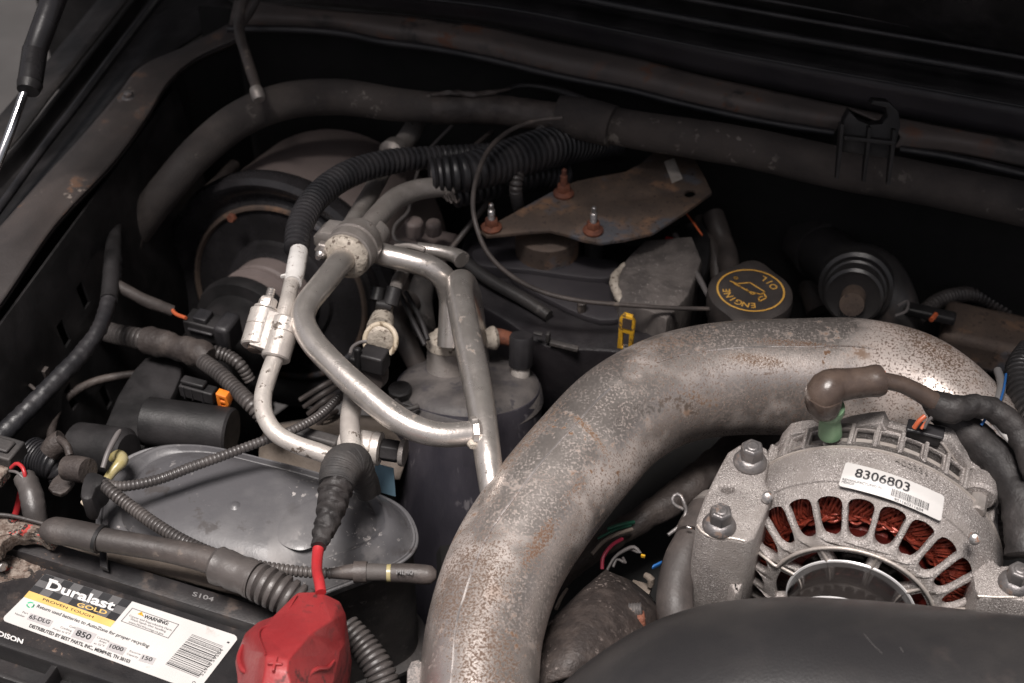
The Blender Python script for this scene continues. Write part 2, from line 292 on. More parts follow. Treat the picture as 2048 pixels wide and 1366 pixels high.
M = dict(
 alum=mat('aluminium', (.56, .52, .485), (.66, .615, .58), 60, rough=.31, rvar=.05, metal=.80, bump=.12, bscale=900, bump2=.25, b2scale=90, spots=((520, .70, .04, (.12, .10, .09), .7, 40, .45), (200, .68, .06, (.25, .21, .18), .6, 20, .5))),
 white_alum=mat('oxidised_aluminium', (.47, .43, .40), (.57, .53, .49), 60, rough=.44, metal=.45, bump=.3, bscale=700, spots=((260, .60, .04, (.10, .08, .065), .8, 70, .48),)),
 crust=mat('crusty_aluminium', (.42, .37, .31), (.55, .49, .42), 120, rough=.65, metal=.2, bump=.9, bscale=500, spots=((300, .6, .08, (.13, .1, .08), .8, 0, 0),)),
 castal=mat('dull_cast_aluminium', (.30, .27, .25), (.38, .35, .33), 50, rough=.5, metal=.55, bump=.4, bscale=900, spots=((200, .64, .05, (.12, .1, .09), .8, 30, .5),)),
 fresh=mat('sparkling_cast_aluminium', (.33, .30, .285), (.43, .395, .375), 30, rough=.46, metal=.6, bump=1.0, bscale=1300, spots=((1500, .64, .03, (.75, .70, .68), .35, 0, 0), (1100, .62, .04, (.15, .13, .12), .7, 0, 0), (26, .55, .15, (.24, .215, .2), .65, 0, 0))),
 lip=mat('painted_lit_cast_edge', (.50, .45, .41), (.58, .53, .49), 90, rough=.42, metal=.55, bump=.4, bscale=1300),  # lighter than the cast face: light catching the edges put into the colour
 cantop=mat('dusty_grey_canister_top', (.065, .059, .059), (.12, .108, .103), 40, rough=.6, bump=.3, bscale=500, spots=((90, .6, .1, (.06, .055, .06), .6, 0, 0),)),
 jacket=mat('blue_black_jacket', (.030, .028, .036), (.055, .050, .060), 25, rough=.5, bump=.3, bscale=400, stretch=(1, 1, .25), spots=((150, .64, .06, (.13, .12, .13), .7, 30, .5),)),
 plastic=mat('black_plastic', (.012, .0115, .012), (.026, .024, .025), 30, rough=.5, spec=.35, bump=.2, bscale=700),
 dusty=mat('dusty_black_plastic', (.030, .028, .028), (.075, .066, .062), 18, rough=.6, bump=.3, bscale=500, spots=((160, .66, .06, (.17, .15, .14), .8, 20, .5),)),
 airbox=mat('grey_dusty_plastic', (.080, .078, .083), (.135, .131, .133), 11, lo=.40, hi=.62, rough=.40, bump=.15, bscale=600, spots=((46, .54, .12, (.27, .255, .25), .7, 10, .50), (240, .66, .05, (.33, .31, .30), .8, 20, .5), (60, .6, .1, (.05, .045, .045), .6, 15, .5))),
 scr=mat('fine_scratch', (.085, .08, .078), None, rough=.6, bump=0), gband=mat('grey_band', (.16, .155, .155), None, rough=.4, bump=.2),
 brown=mat('brown_dust', (.13, .105, .085), (.2, .165, .14), 25, rough=.8, bump=.7, bscale=400),
 rubber=mat('weathered_rubber', (.040, .034, .032), (.075, .062, .057), 26, rough=.55, bump=.3, bscale=500, spots=((120, .66, .06, (.16, .13, .11), .8, 25, .5),)),
 foam=mat('dusty_foam_sleeve', (.032, .027, .026), (.064, .053, .048), 16, rough=.85, bump=.7, bscale=700, spots=((90, .66, .05, (.19, .17, .15), .8, 15, .55),)),
 loomm=mat('convoluted_tube_plastic', (.050, .045, .044), (.085, .075, .071), 30, rough=.42, bump=.2, bscale=700),
 loomb=mat('black_convoluted_tube_plastic', (.014, .014, .016), (.03, .028, .03), 30, rough=.42, bump=.2, bscale=700),
 tape=mat('grimy_tape', (.034, .027, .025), (.068, .055, .049), 45, rough=.62, bump=.6, bscale=500, bump2=.8, b2scale=120),
 btape=mat('black_tape', (.016, .014, .014), (.034, .029, .028), 45, rough=.62, bump=.5, bscale=400, bump2=.9, b2scale=150),
 steel=mat('rust_spotted_steel', (.55, .51, .49), (.64, .60, .58), 20, rough=.34, rvar=.07, metal=.80, bump=.12, bscale=1100, bump2=.10, b2scale=60,
   spots=((10, .50, .25, (.36, .30, .27), .5, 0, 0), (760, .54, .05, (.12, .085, .07), .8, 12, .36), (430, .56, .05, (.12, .075, .05), .85, 7, .40), (230, .63, .05, (.15, .085, .05), .85, 24, .52), (110, .68, .05, (.15, .085, .05), .85, 9, .52), (60, .66, .1, (.22, .15, .11), .6, 15, .5))),
 rust=mat('rusty_plate', (.085, .063, .052), (.13, .092, .07), 30, rough=.68, metal=.2, bump=.5, bscale=500, spots=((22, .54, .14, (.20, .115, .07), .8, 0, 0), (17, .56, .1, (.085, .085, .095), .55, 0, 0), (300, .66, .04, (.05, .035, .03), .8, 0, 0))),
 rustred=mat('red_rust', (.19, .065, .035), (.12, .045, .03), 150, rough=.75, metal=.1, bump=.9, bscale=600),
 zinc=mat('zinc_plated_steel', (.42, .40, .39), (.52, .50, .49), 90, rough=.35, metal=.85, bump=.2, bscale=800, spots=((300, .62, .06, (.2, .1, .06), .8, 0, 0),)),
 boltg=mat('grey_bolt_steel', (.18, .17, .17), (.25, .235, .23), 90, rough=.45, metal=.7, bump=.3, bscale=800, spots=((150, .6, .1, (.14, .1, .08), .8, 0, 0),)),
 chrome=mat('polished_steel', (.86, .85, .85), (.9, .89, .89), 20, rough=.3, rvar=.03, metal=.4, bump=0),
 rodm=mat('chromed_rod', (.55, .55, .56), None, rough=.18, metal=1.0, bump=0),
 darkmetal=mat('smooth_dark_steel', (.014, .012, .012), (.022, .019, .018), 20, rough=.14, rvar=.04, metal=0.0, bump=0),
 bodyp=mat('dirty_dark_body_paint', (.040, .035, .034), (.068, .056, .052), 12, rough=.5, bump=.25, bscale=500, spots=((45, .60, .1, (.15, .085, .055), .8, 12, .5), (140, .68, .04, (.26, .22, .19), .8, 14, .55))),
 cowl=mat('dusty_cowl_paint', (.072, .061, .057), (.105, .084, .075), 10, rough=.62, bump=.25, bscale=500, spots=((40, .60, .1, (.13, .062, .04), .8, 10, .5), (30, .58, .1, (.03, .028, .028), .6, 9, .5))),
 blackp=mat('black_enamel', (.018, .017, .018), (.030, .028, .030), 20, rough=.28, bump=.1, bscale=300),
 booster=mat('dusty_drum_paint', (.17, .138, .13), (.24, .196, .184), 7, rough=.5, bump=.15, bscale=500),
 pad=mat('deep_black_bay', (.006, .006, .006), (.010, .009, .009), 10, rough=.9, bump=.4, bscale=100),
 batt=mat('battery_case_plastic', (.015, .014, .015), (.034, .030, .030), 22, rough=.42, bump=.15, bscale=900, spots=((60, .57, .12, (.075, .055, .045), .8, 12, .5), (420, .66, .03, (.16, .10, .07), .8, 22, .52))),
 grit=mat('corroded_clamp_crust', (.10, .07, .055), (.24, .20, .17), 300, rough=.9, bump=1.5, bscale=450, spots=((200, .6, .05, (.02, .015, .012), .8, 0, 0), (160, .68, .04, (.4, .05, .04), .8, 0, 0))),
 red=mat('red_rubber', (.25, .024, .027), (.34, .038, .040), 25, rough=.40, bump=.25, bscale=500, spots=((40, .53, .2, (.13, .03, .03), .65, 14, .40), (160, .58, .08, (.08, .028, .026), .7, 22, .45))),
 redwire=mat('red_wire', (.36, .024, .028), None, rough=.4, bump=.1, spots=((120, .62, .1, (.2, .03, .03), .7, 0, 0),)),
 stone=mat('rough_casting', (.10, .088, .084), (.17, .15, .14), 60, rough=.6, metal=.2, bump=1.0, bscale=260, stretch=(1, 1, .3), spots=((500, .72, .05, (.32, .29, .27), .7, 0, 0),)),
 seal=mat('dull_seal_rubber', (.024, .022, .026), (.038, .034, .038), 12, rough=.5, bump=.2, bscale=400),
 engine=mat('engine_plastic_cover', (.010, .009, .011), (.022, .019, .021), 22, rough=.45, bump=.35, bscale=500),
 capm=mat('oil_cap_plastic', (.040, .034, .032), (.058, .048, .044), 40, rough=.6, bump=.2, bscale=600),
 gold=mat('yellow_print', (.62, .33, .06), (.70, .40, .09), 80, rough=.6, bump=0),
 yellow=mat('yellow_plastic', (.75, .42, .03), (.62, .33, .03), 120, rough=.45, bump=.1, spots=((260, .6, .06, (.2, .11, .03), .7, 0, 0),)),
 orange=mat('orange_plastic', (.80, .22, .02), (.70, .17, .02), 90, rough=.45, bump=.1),
 orangew=mat('orange_wire', (.45, .10, .04), None, rough=.4, bump=0),
 green=mat('green_rubber', (.16, .27, .16), (.20, .32, .19), 80, rough=.4, bump=.1),
 wgreen=mat('green_wire', (.03, .14, .09), None, rough=.4, bump=0), wblue=mat('blue_wire', (.02, .10, .30), None, rough=.35, bump=0),
 wwhite=mat('pale_wire', (.30, .25, .21), None, rough=.5, bump=0), wgrey=mat('grey_wire', (.11, .10, .098), None, rough=.5, bump=0), wpink=mat('pink_wire', (.32, .03, .06), None, rough=.4, bump=0),
 cream=mat('cream_plastic', (.55, .47, .37), (.45, .38, .28), 90, rough=.5, bump=.2, spots=((140, .6, .06, (.2, .15, .1), .7, 0, 0),)),
 tan=mat('yellowed_tube', (.30, .25, .10), (.38, .33, .20), 60, rough=.35, bump=.1),
 white=mat('white_plastic', (.58, .56, .54), (.66, .64, .62), 90, rough=.45, bump=.15, spots=((220, .66, .05, (.3, .27, .25), .7, 0, 0),)),
 paper=mat('white_label_paper', (.52, .505, .49), (.56, .545, .53), 20, rough=.42, bump=.05, bscale=100, spots=((90, .68, .08, (.38, .34, .31), .6, 25, .52),)),
 sticker=mat('worn_paper_sticker', (.42, .38, .34), (.30, .27, .24), 120, rough=.6, bump=.1),
 lblue=mat('pale_blue_label', (.20, .33, .42), None, rough=.5, bump=0),
 ink=mat('black_ink', (.02, .02, .022), None, rough=.5, bump=0), greyink=mat('grey_ink', (.14, .135, .135), None, rough=.5, bump=0),
 lgrey=mat('light_grey_print', (.36, .345, .345), None, rough=.45, bump=0), cgrey=mat('charcoal_print', (.10, .098, .10), None, rough=.4, bump=0),
 inkw=mat('white_ink', (.60, .59, .58), None, rough=.45, bump=0), lyellow=mat('amber_print', (.60, .40, .13), None, rough=.4, bump=0), lgreen=mat('green_print', (.06, .42, .22), None, rough=.4, bump=0),
 copper=mat('enamelled_copper', (.18, .030, .018), (.30, .052, .030), 200, rough=.32, metal=.35, bump=.3, bscale=700),
 rotor=mat('red_varnish', (.09, .012, .009), (.05, .008, .006), 120, rough=.3, bump=.5, bscale=300, coat=.3),
 snork=mat('smooth_duct_plastic', (.024, .023, .024), (.042, .039, .038), 9, rough=.33, rvar=.05, bump=.18, bscale=900, spots=((90, .7, .03, (.09, .08, .075), .6, 9, .55), (25, .6, .15, (.075, .058, .052), .6, 6, .5))),
 bootm=mat('brown_translucent_rubber', (.062, .045, .038), (.10, .072, .058), 60, rough=.32, bump=.2, bscale=400),
 mesh=mat('braided_sleeve', (.03, .028, .028), (.05, .045, .043), 60, rough=.7, bump=.4),
 ground=mat('grey_paving', (.034, .032, .031), (.045, .042, .041), 4, rough=.9, bump=.3, bscale=60),
 dirtm=mat('oily_dirty_metal', (.032, .025, .023), (.060, .047, .042), 90, rough=.62, metal=.2, bump=.9, bscale=400, spots=((350, .64, .05, (.2, .165, .15), .5, 30, .5),)),
)
# ================================================================ structure: ground, bay walls, body panels
def T(name, mb, m, label, cat, **k): return mk(name, mb, m, label=label, cat=cat, **k)
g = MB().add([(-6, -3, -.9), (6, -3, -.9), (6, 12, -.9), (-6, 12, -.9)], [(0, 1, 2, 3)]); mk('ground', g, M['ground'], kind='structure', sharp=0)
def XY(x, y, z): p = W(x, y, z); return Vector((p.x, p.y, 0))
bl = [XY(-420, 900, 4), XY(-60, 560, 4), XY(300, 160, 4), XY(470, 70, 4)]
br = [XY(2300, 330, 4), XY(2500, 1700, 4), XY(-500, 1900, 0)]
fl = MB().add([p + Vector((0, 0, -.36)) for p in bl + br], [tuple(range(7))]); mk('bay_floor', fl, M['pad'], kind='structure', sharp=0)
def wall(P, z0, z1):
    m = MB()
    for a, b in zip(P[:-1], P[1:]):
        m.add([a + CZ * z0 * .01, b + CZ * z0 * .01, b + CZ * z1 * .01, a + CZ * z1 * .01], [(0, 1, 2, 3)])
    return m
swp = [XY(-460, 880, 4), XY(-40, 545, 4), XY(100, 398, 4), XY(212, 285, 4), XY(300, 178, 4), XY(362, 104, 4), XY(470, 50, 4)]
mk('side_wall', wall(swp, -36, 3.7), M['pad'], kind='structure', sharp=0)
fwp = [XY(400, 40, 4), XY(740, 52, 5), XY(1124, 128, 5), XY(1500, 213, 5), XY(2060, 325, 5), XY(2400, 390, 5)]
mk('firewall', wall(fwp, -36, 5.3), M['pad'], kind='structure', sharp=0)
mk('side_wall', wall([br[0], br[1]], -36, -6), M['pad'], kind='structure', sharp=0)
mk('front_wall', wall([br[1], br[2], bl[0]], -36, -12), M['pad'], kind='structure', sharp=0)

# inner fender flange and apron
fe = empty('inner_fender', W(150, 350, 4), 'dirty dark inner fender flange running down the left side with one bolt', 'body panel')
rows = [[(-60, 520, 4), (0, 458, 4), (80, 368, 4), (168, 272, 4), (238, 190, 4), (284, 136, 4), (380, 92, 4.2), (480, 40, 4.8)],
        [(-50, 590, 4.1), (0, 535, 4.1), (95, 410, 4.1), (195, 300, 4.1), (262, 222, 4.1), (322, 152, 4.1), (385, 105, 4.3), (480, 62, 4.8)],
        [(-40, 660, 3.9), (0, 612, 3.9), (112, 450, 3.9), (228, 325, 3.9), (292, 238, 3.9), (340, 162, 3.9), (392, 118, 4.1), (485, 75, 4.7)]]
mk('flange', loft(rows, 8, 6), M['bodyp'], fe, solid=.0015)
lo = [(x, y, z - .1) for x, y, z in rows[2]]
low = [[(x, y, z) for x, y, z in lo], [(x - 4, y + 10, z - 1.2) for x, y, z in lo]]
mk('flange_lip', loft(low, 8, 2), M['bodyp'], fe, solid=.001)
# apron wall with slots: local plane along the flange
A0, A1 = W(-60, 700, 3), W(335, 170, 3); ad = (A1 - A0); aL = Vector((ad.x, ad.y, 0)).length; ad = Vector((ad.x, ad.y, 0)).normalized()
def slot(cx, cy, hw, hh): return [(cx - hw, cy - hh), (cx + hw, cy - hh), (cx + hw, cy + hh), (cx - hw, cy + hh)]
sl = [slot(aL * f, -h, .004, .009) for f, h in ((.25, .05), (.36, .045), (.19, .09), (.42, .07), (.30, .12))]
vf = plate2d([[(-.2, -.33), (aL, -.33), (aL, 0), (-.2, 0)]] + sl, .002, .0004)
inw = ad.cross(CZ).normalized()
mk('apron', mapped(vf, lambda a, b, c: A0 + ad * a + CZ * b + inw * (c + .006) + inw * (-b) * .12), M['plastic'], fe)
def bolt(P, d, r, name='bolt', parent=None, m='boltg', fl=1.5, hh=1.0, **k):
    "hex flange bolt: r = hex radius (m)"
    P = Vector(P); d = Vector(d).normalized()
    mb = join(lathe(P, d, [(0, r * fl), (r * .2, r * fl), (r * .42, r * 1.02), (r * .45, r * .9)], 24), lathe(P + d * r * .42, d, [(0, r), (r * hh * .8, r), (r * hh, r * .84)], 6), lathe(P + d * r * (.42 + hh), d, [(-r * .1, r * .5), (r * .08, r * .45)], 16))
    return mk(name, mb, M[m], parent, bevel=.0002, **k)
def stud(P, d, r, L, pitch=None):
    n = int(L / (pitch or r * .45)); prof = []
    for i in range(n * 2): prof.append((L * i / (n * 2), r * (1 if i % 2 else .86)))
    prof.append((L, r * .7)); return lathe(P, d, prof, 14)
pb = W(258, 196, 4.15); bolt(pb, CZ, .0035, 'fender_bolt', fe)
mk('washer', lathe(pb, CZ, [(0, .0085), (.0006, .0083)], 24), M['rust'], fe)
# outer fender and gutter (dark, outside the flange)
of = empty('outer_fender', W(60, 300, 3), 'dark outer fender edge with rubber weatherstrip along the left side', 'body panel')
mk('gutter', loft([[(-120, 420, 2), (0, 322, 2), (120, 178, 2), (268, -8, 2), (320, -80, 2)], [(-100, 470, 0.5), (10, 370, 0.5), (140, 205, .5), (290, 10, .5), (350, -70, .5)], [(-60, 560, 1.8), (5, 470, 1.8), (170, 290, 1.8), (290, 150, 1.8), (480, 20, 2.5)]], 6, 5), M['plastic'], of, solid=.002)
mk('outer_edge', loft([[(-160, 330, 1), (-60, 290, 1), (62, 165, 1), (205, -6, 1), (260, -80, 1)], [(-130, 400, 1.9), (0, 318, 1.9), (118, 176, 1.9), (264, -8, 1.9), (320, -80, 1.9)]], 6, 4), M['dusty'], of, solid=.002)
mk('weatherstrip', tube([(-40, 470, 3, 9), (15, 395, 3, 9), (80, 305, 3, 9), (155, 208, 3, 9), (240, 95, 3, 9), (330, -20, 3, 9)], seg=12), M['loomb'], of)
# cowl
co = empty('cowl_panel', W(1100, 120, 6), 'dusty brown cowl strip across the back of the bay under black ridged seals', 'body panel')
xs_lip = [(455, 58), (499, 58), (616, 61), (700, 70), (753, 82), (850, 95), (968, 117), (1124, 154), (1260, 181), (1366, 208), (1531, 244), (1668, 266)]
up_ = [(470, -4), (530, 4), (636, 18), (720, 24), (796, 29), (900, 42), (1000, 58), (1085, 78), (1260, 113), (1407, 151), (1560, 184), (1700, 214)]
low_ = [(x, y + 1, 4.7) for x, y in xs_lip]; upp = [(x, y, 6.2) for x, y in up_]
mid = [((a[0] + b[0]) / 2, (a[1] + b[1]) / 2, 5.9) for a, b in zip(low_, upp)]
mk('cowl_strip', loft([low_, mid, upp], 5, 5), M['cowl'], co, solid=.0015)
mk('cowl_lip', tube([(x, y, 5, 7.5) for x, y in xs_lip], seg=12), M['loomb'], co)
mk('cowl_strip', loft([[(1790, 296, 5), (1892, 304, 5), (2100, 344, 5)], [(1800, 270, 5.9), (1900, 280, 5.9), (2100, 315, 5.9)], [(1690, 212, 6.2), (1850, 246, 6.2), (2100, 292, 6.2)]], 8, 5), M['cowl'], co, solid=.0015)
mk('cowl_lip', tube([(1800, 299, 5, 8), (1892, 313, 5, 9), (2048, 349, 5, 10), (2120, 368, 5, 10)], seg=12), M['loomb'], co)
pl = [(640, -20), (890, 2), (1046, 23), (1260, 66), (1448, 103), (1697, 149), (2048, 213), (2150, 232)]
l2 = [(560, 4), (800, 27), (960, 47), (1180, 94), (1407, 149), (1690, 209), (2048, 280), (2150, 300)]
mk('cowl_seal', loft([[(x, y, 6.1) for x, y in l2], [(x, y, 8.6) for x, y in pl]], 5, 3), M['seal'], co, solid=.002)
mk('seal_edge', tube([(x, y, 8.7, 3) for x, y in pl], seg=8), M['loomb'], co)
mk('back_panel', loft([[(x, y, 8.5) for x, y in pl], [(x, y - 60, 9.0) for x, y in pl], [(x, y - 160, 14) for x, y in pl], [(x, y - 400, 22) for x, y in pl]], 4, 4), M['plastic'], co, solid=.002)
for i, (dy, rr, zz) in enumerate(((52, 9, 10), (92, 6, 11), (118, 5, 12), (150, 5, 13))):
    mk('seal_ridge', tube([(x, y - dy - (x - 1500) * .01, zz, rr) for x, y in pl], seg=10), M['loomb'], co)
# hood, open above and behind (carried by the strut)
hd = MB(); h0 = W(500, -40, 10) + CY * .16 + CZ * .06; h1 = h0 + CX * 1.1
hv = [h0 - CX * .35, h1, h1 - CY * .60 + CZ * .84, h0 - CX * .35 - CY * .60 + CZ * .84]
hd.add(hv, [(0, 1, 2, 3)]); T('open_hood', hd, M['plastic'], 'dark underside of the raised hood above the back of the bay', 'hood', solid=.004)
rear_blk = MB().add([h0 - CX * .35 + CY * .02 - CZ * .5, h1 + CY * .02 - CZ * .5, h1 + CY * .02, h0 - CX * .35 + CY * .02], [(0, 1, 2, 3)]); T('rear_light_block', rear_blk, M['plastic'], 'added black panel behind the bay keeping sky light off the cowl', 'body panel', solid=.004)  # unseen panel, added to block sky light from behind the cowl
# gas strut
gs = empty('gas_strut', W(40, 300, 6), 'black gas strut with bright chrome rod at the upper left', 'gas strut')
mk('cylinder_body', tube([(60, 168, 14, 25), (70, 100, 15, 25)], seg=28), M['blackp'], gs)
mk('cylinder_body', tube([(70, 101, 15, 24), (118, -30, 18, 25), (150, -120, 21, 25)], seg=28), M['blackp'], gs)
mk('end_collar', tube([(56, 182, 13.8, 22), (60, 168, 14, 26)], seg=28), M['plastic'], gs)
mk('rod', tube([(50, 182, 13.6, 9.5), (18, 270, 12, 9.5), (-22, 370, 10, 9.5)], seg=20), M['rodm'], gs)

# ================================================================ back of the bay
T('washer_hose', join(tube([(505, -25, 9, 8), (484, 10, 8.5, 10), (478, 55, 7.5, 11), (492, 110, 7, 11), (508, 160, 6.5, 11), (514, 180, 6.4, 10)], seg=14)), M['rubber'], 'thin black hose hanging in front of the left end of the cowl', 'hose')
T('washer_hose', tube([(486, 48, 6.5, 6), (505, 20, 7, 7), (522, -20, 8, 7)], seg=12), M['rubber'], 'short thin hose crossing behind the hanging hose at the cowl', 'hose')
T('hose_end_fitting', lathe(W(511, 176, 6.6), W(518, 197, 6.2) - W(511, 176, 6.6), [(0, .0042), (.003, .005), (.008, .005), (.010, .004)], 16), M['castal'], 'small pale fitting at the bottom of the thin hanging hose', 'fitting')
bar = empty('padded_cross_tube', W(1200, 250, 3), 'thick dusty sleeved tube running across the back below the cowl', 'tube')
def lump(fr, amp, fr2=0, amp2=0):
    def fn(s, a, r, L): return r * (1 + amp * noise.noise(Vector((s * fr, math.cos(a), math.sin(a)))) + amp2 * noise.noise(Vector((s * fr2, 3 + math.cos(a) * 2, math.sin(a) * 2))))
    return fn
mk('sleeve', tube([(150, 640, -9, 34), (215, 540, -6, 34), (275, 455, -3, 34), (335, 375, 0, 34), (402, 300, 2, 35), (480, 239, 3, 36), (570, 203, 4, 37), (680, 194, 4, 36), (790, 209, 4, 33), (880, 217, 4, 30)], seg=28, fn=lump(12, .05)), M['foam'], bar)
mk('sleeve', tube([(865, 217, 4, 32), (960, 217, 4, 32), (1060, 228, 4, 29), (1128, 238, 4, 31)], seg=28, fn=lump(30, .08, 120, .05)), M['tape'], bar)
mk('tape_band', tube([(1118, 232, 4.1, 41), (1175, 240, 4.2, 43), (1226, 253, 4.2, 42)], seg=28), M['foam'], bar)
mk('sleeve', tube([(1222, 251, 4, 37), (1300, 265, 4, 38), (1500, 297, 4, 41), (1665, 333, 4, 42), (1850, 368, 4, 43), (2048, 408, 4, 45), (2150, 430, 4, 45)], seg=28, fn=lump(12, .05, 60, .02)), M['foam'], bar)
mk('torn_edge', tube([(862, 190, 5.2, 4), (900, 186, 5.4, 5), (950, 190, 5.3, 6), (990, 184, 5.4, 4), (1020, 178, 5.4, 3)], seg=8, fn=lump(200, .6)), M['tape'], bar)
T('thin_bracket', tube([(990, 190, 4, 5), (1040, 172, 4, 6), (1110, 180, 4, 8), (1170, 200, 4, 8)], seg=10), M['plastic'], 'thin black strap arching just above the sleeved cross tube', 'strap')
# wiring clip on the bar
def LF(x, y, z, X, Y, Z):
    u = U(x, y, z); O = W(x, y, z); X, Y, Z = Vector(X).normalized(), Vector(Y).normalized(), Vector(Z).normalized()
    return lambda a, b, c=0: O + (X * a + Y * b + Z * c) * u
cl = empty('wiring_clip', W(1730, 340, 6), 'black plastic clip with open hook and three legs on the right of the cross tube', 'clip')
f = LF(1730, 300, 8.5, (.98, -.2, 0), (0, .35, .94), (0, -1, .3))
vf = plate2d([[(a * .001, b * .001) for a, b in ((-52, -5), (-50, 55), (-40, 78), (-22, 62), (0, 55), (25, 60), (34, 75), (28, 92), (0, 96), (4, 104), (34, 104), (54, 88), (60, 60), (52, -8))]], .030, .003)
mk('hook_body', mapped(vf, lambda a, b, c: f(a * 1000, b * 1000, c * 1000)), M['plastic'], cl)
for a in (-55, -2, 46):
    vf = plate2d([[(0, 0), (.004, -.052), (.016, -.052), (.022, 0), (.022, .06), (0, .06)]], .007, .001)
    mk('leg', mapped(vf, lambda p, q, c, a=a: f(a + c * 1000, q * 1000 - 6, p * 1000 + 8)), M['plastic'], cl)
vf = plate2d([[(-.05, -.004), (.05, -.004), (.05, .004), (-.05, .004)]], .05, .001)
mk('shelf', mapped(vf, lambda p, q, c: f(p * 1000, q * 1000 + 28, c * 1000 + 6)), M['plastic'], cl)

# brake booster
BO = W(560, 588, -9); bu = U(560, 588, -9); bd = (-CY + CZ * .22).normalized()
bs = empty('brake_booster', BO - CZ * .08, 'big round black brake booster with dusty drum body and rust ringed front face', 'brake booster')
def bp(P): return [(t * bu, r * bu) for t, r in P]
mk('drum', lathe(BO, bd, bp([(-350, 60), (-345, 190), (-315, 236), (-290, 242), (-60, 240), (-30, 240)]), 64), M['booster'], bs)
mk('rim', lathe(BO, bd, bp([(-44, 236), (-40, 246), (-22, 256), (0, 258), (14, 252), (20, 240), (14, 226), (0, 214), (-6, 204), (-4, 196), (4, 190)]), 72, caps=False), M['blackp'], bs)
mk('rust_ring', lathe(BO, bd, bp([(2, 192), (7, 189), (8, 184), (2, 180)]), 64, caps=False), M['rust'], bs)
mk('front_shell', lathe(BO, bd, bp([(0, 186), (-2, 172), (-16, 162), (-22, 145), (-6, 120), (10, 112), (14, 95), (24, 92), (26, 70)]), 64, rfn=lambda a, r, t: r * (1 + .015 * math.cos(6 * a))), M['blackp'], bs)
mk('hub_collar', lathe(BO, bd, bp([(20, 90), (60, 90), (64, 84), (70, 84), (74, 92), (84, 92), (88, 80), (120, 78), (150, 76), (154, 60)]), 40), M['booster'], bs)
xb, yb, _ = frame(bd)
for k in range(6):
    a = R(k * 60 + 20); P = BO + (xb * math.cos(a) + yb * math.sin(a)) * 136 * bu + bd * (-14) * bu
    mk('dimple', lathe(P, bd, bp([(-4, 18), (4, 17), (8, 12), (9, 4)]), 16), M['blackp'], bs)
mk('rusty_bolt', hexnut(W(466, 434, -2.4), bd, .0035, .004), M['rustred'], bs)
# master cylinder below the hub
mk('master_cylinder', lathe(BO + bd * 120 * bu, (-CY + CZ * .1), bp([(0, 100), (16, 104), (30, 100), (34, 78), (190, 74), (200, 60)]), 40), M['plastic'], bs)
# brake booster side connector
bc = empty('booster_connector', W(410, 640, -2), 'black two way plug with an orange wire beside the booster', 'connector')
f = LF(415, 645, -2, CX, CZ, -CY)
def bx(fn, u, v, w):
    c = [fn(a, b, e) for a in u for b in v for e in w]; return MB().add(c, [(0, 1, 3, 2), (4, 6, 7, 5), (0, 4, 5, 1), (2, 3, 7, 6), (0, 2, 6, 4), (1, 5, 7, 3)])
mk('plug_body', join(bx(f, (-42, 30), (-32, 12), (-20, 24))), M['plastic'], bc, bevel=.0012)
mk('latch', join(bx(f, (-20, 10), (12, 24), (-12, 20)), bx(f, (-30, 26), (-6, 0), (24, 30))), M['loomb'], bc, bevel=.0008)
mk('plug_collar', bx(f, (28, 62), (-44, 20), (-30, 30)), M['loomb'], bc, bevel=.003)
mk('orange_wire', tube([(340, 612, -2, 4), (352, 628, -1.6, 4), (372, 636, -1.4, 4)], seg=8), M['orangew'], bc)
T('cable', tube([(232, 570, 0, 12), (290, 600, -1, 12), (345, 622, -2, 12)], seg=12, fn=lump(80, .1)), M['rubber'], 'short dark cable running into the plug beside the booster', 'cable')

# tangle behind: pipes below the cross tube
T('rear_bracket_casting', join(bx(LF(850, 480, -4, CX, CY, CZ), (-60, 60), (-40, 30), (-20, 10)), lathe(W(830, 470, -2), CZ, [(0, .007), (.012, .007), (.013, .005)], 8), lathe(W(868, 468, -2), CZ, [(0, .006), (.01, .006), (.011, .004)], 8), bx(LF(850, 500, -2, CX, CY, CZ), (-30, 30), (-6, 6), (-4, 14))), M['booster'], 'brown dusty casting with two lugs behind the silver pipes', 'casting', bevel=.0015)
T('thin_brake_line', tube([(905, 250, 2, 3), (850, 310, 0, 3), (822, 400, 0, 3.5), (815, 425, 0, 3.5), (790, 452, 0, 3.5), (792, 480, 0, 3.5), (850, 492, 0, 3.5)], seg=8), M['wgrey'], 'thin grey brake line bent behind the clamped silver pipes', 'brake line')
T('black_cable', tube([(985, 262, 2, 5), (940, 300, 2, 5), (905, 330, 1, 5)], seg=8), M['rubber'], 'thin black cable below the cross tube near the drum', 'cable')
T('black_cable', tube([(980, 400, 0, 6), (940, 450, -1, 6), (900, 500, -2, 6)], seg=8), M['rubber'], 'thin black cable dropping behind the left end of the rusty plate', 'cable')
T('dark_support_beam', loft([[(640, 130, -4), (800, 180, -4), (1000, 200, -4)], [(640, 250, -12), (800, 260, -12), (1000, 290, -12)]], 4, 3), M['plastic'], 'dark sloping panel in shadow above the sleeved tube', 'panel', solid=.003)

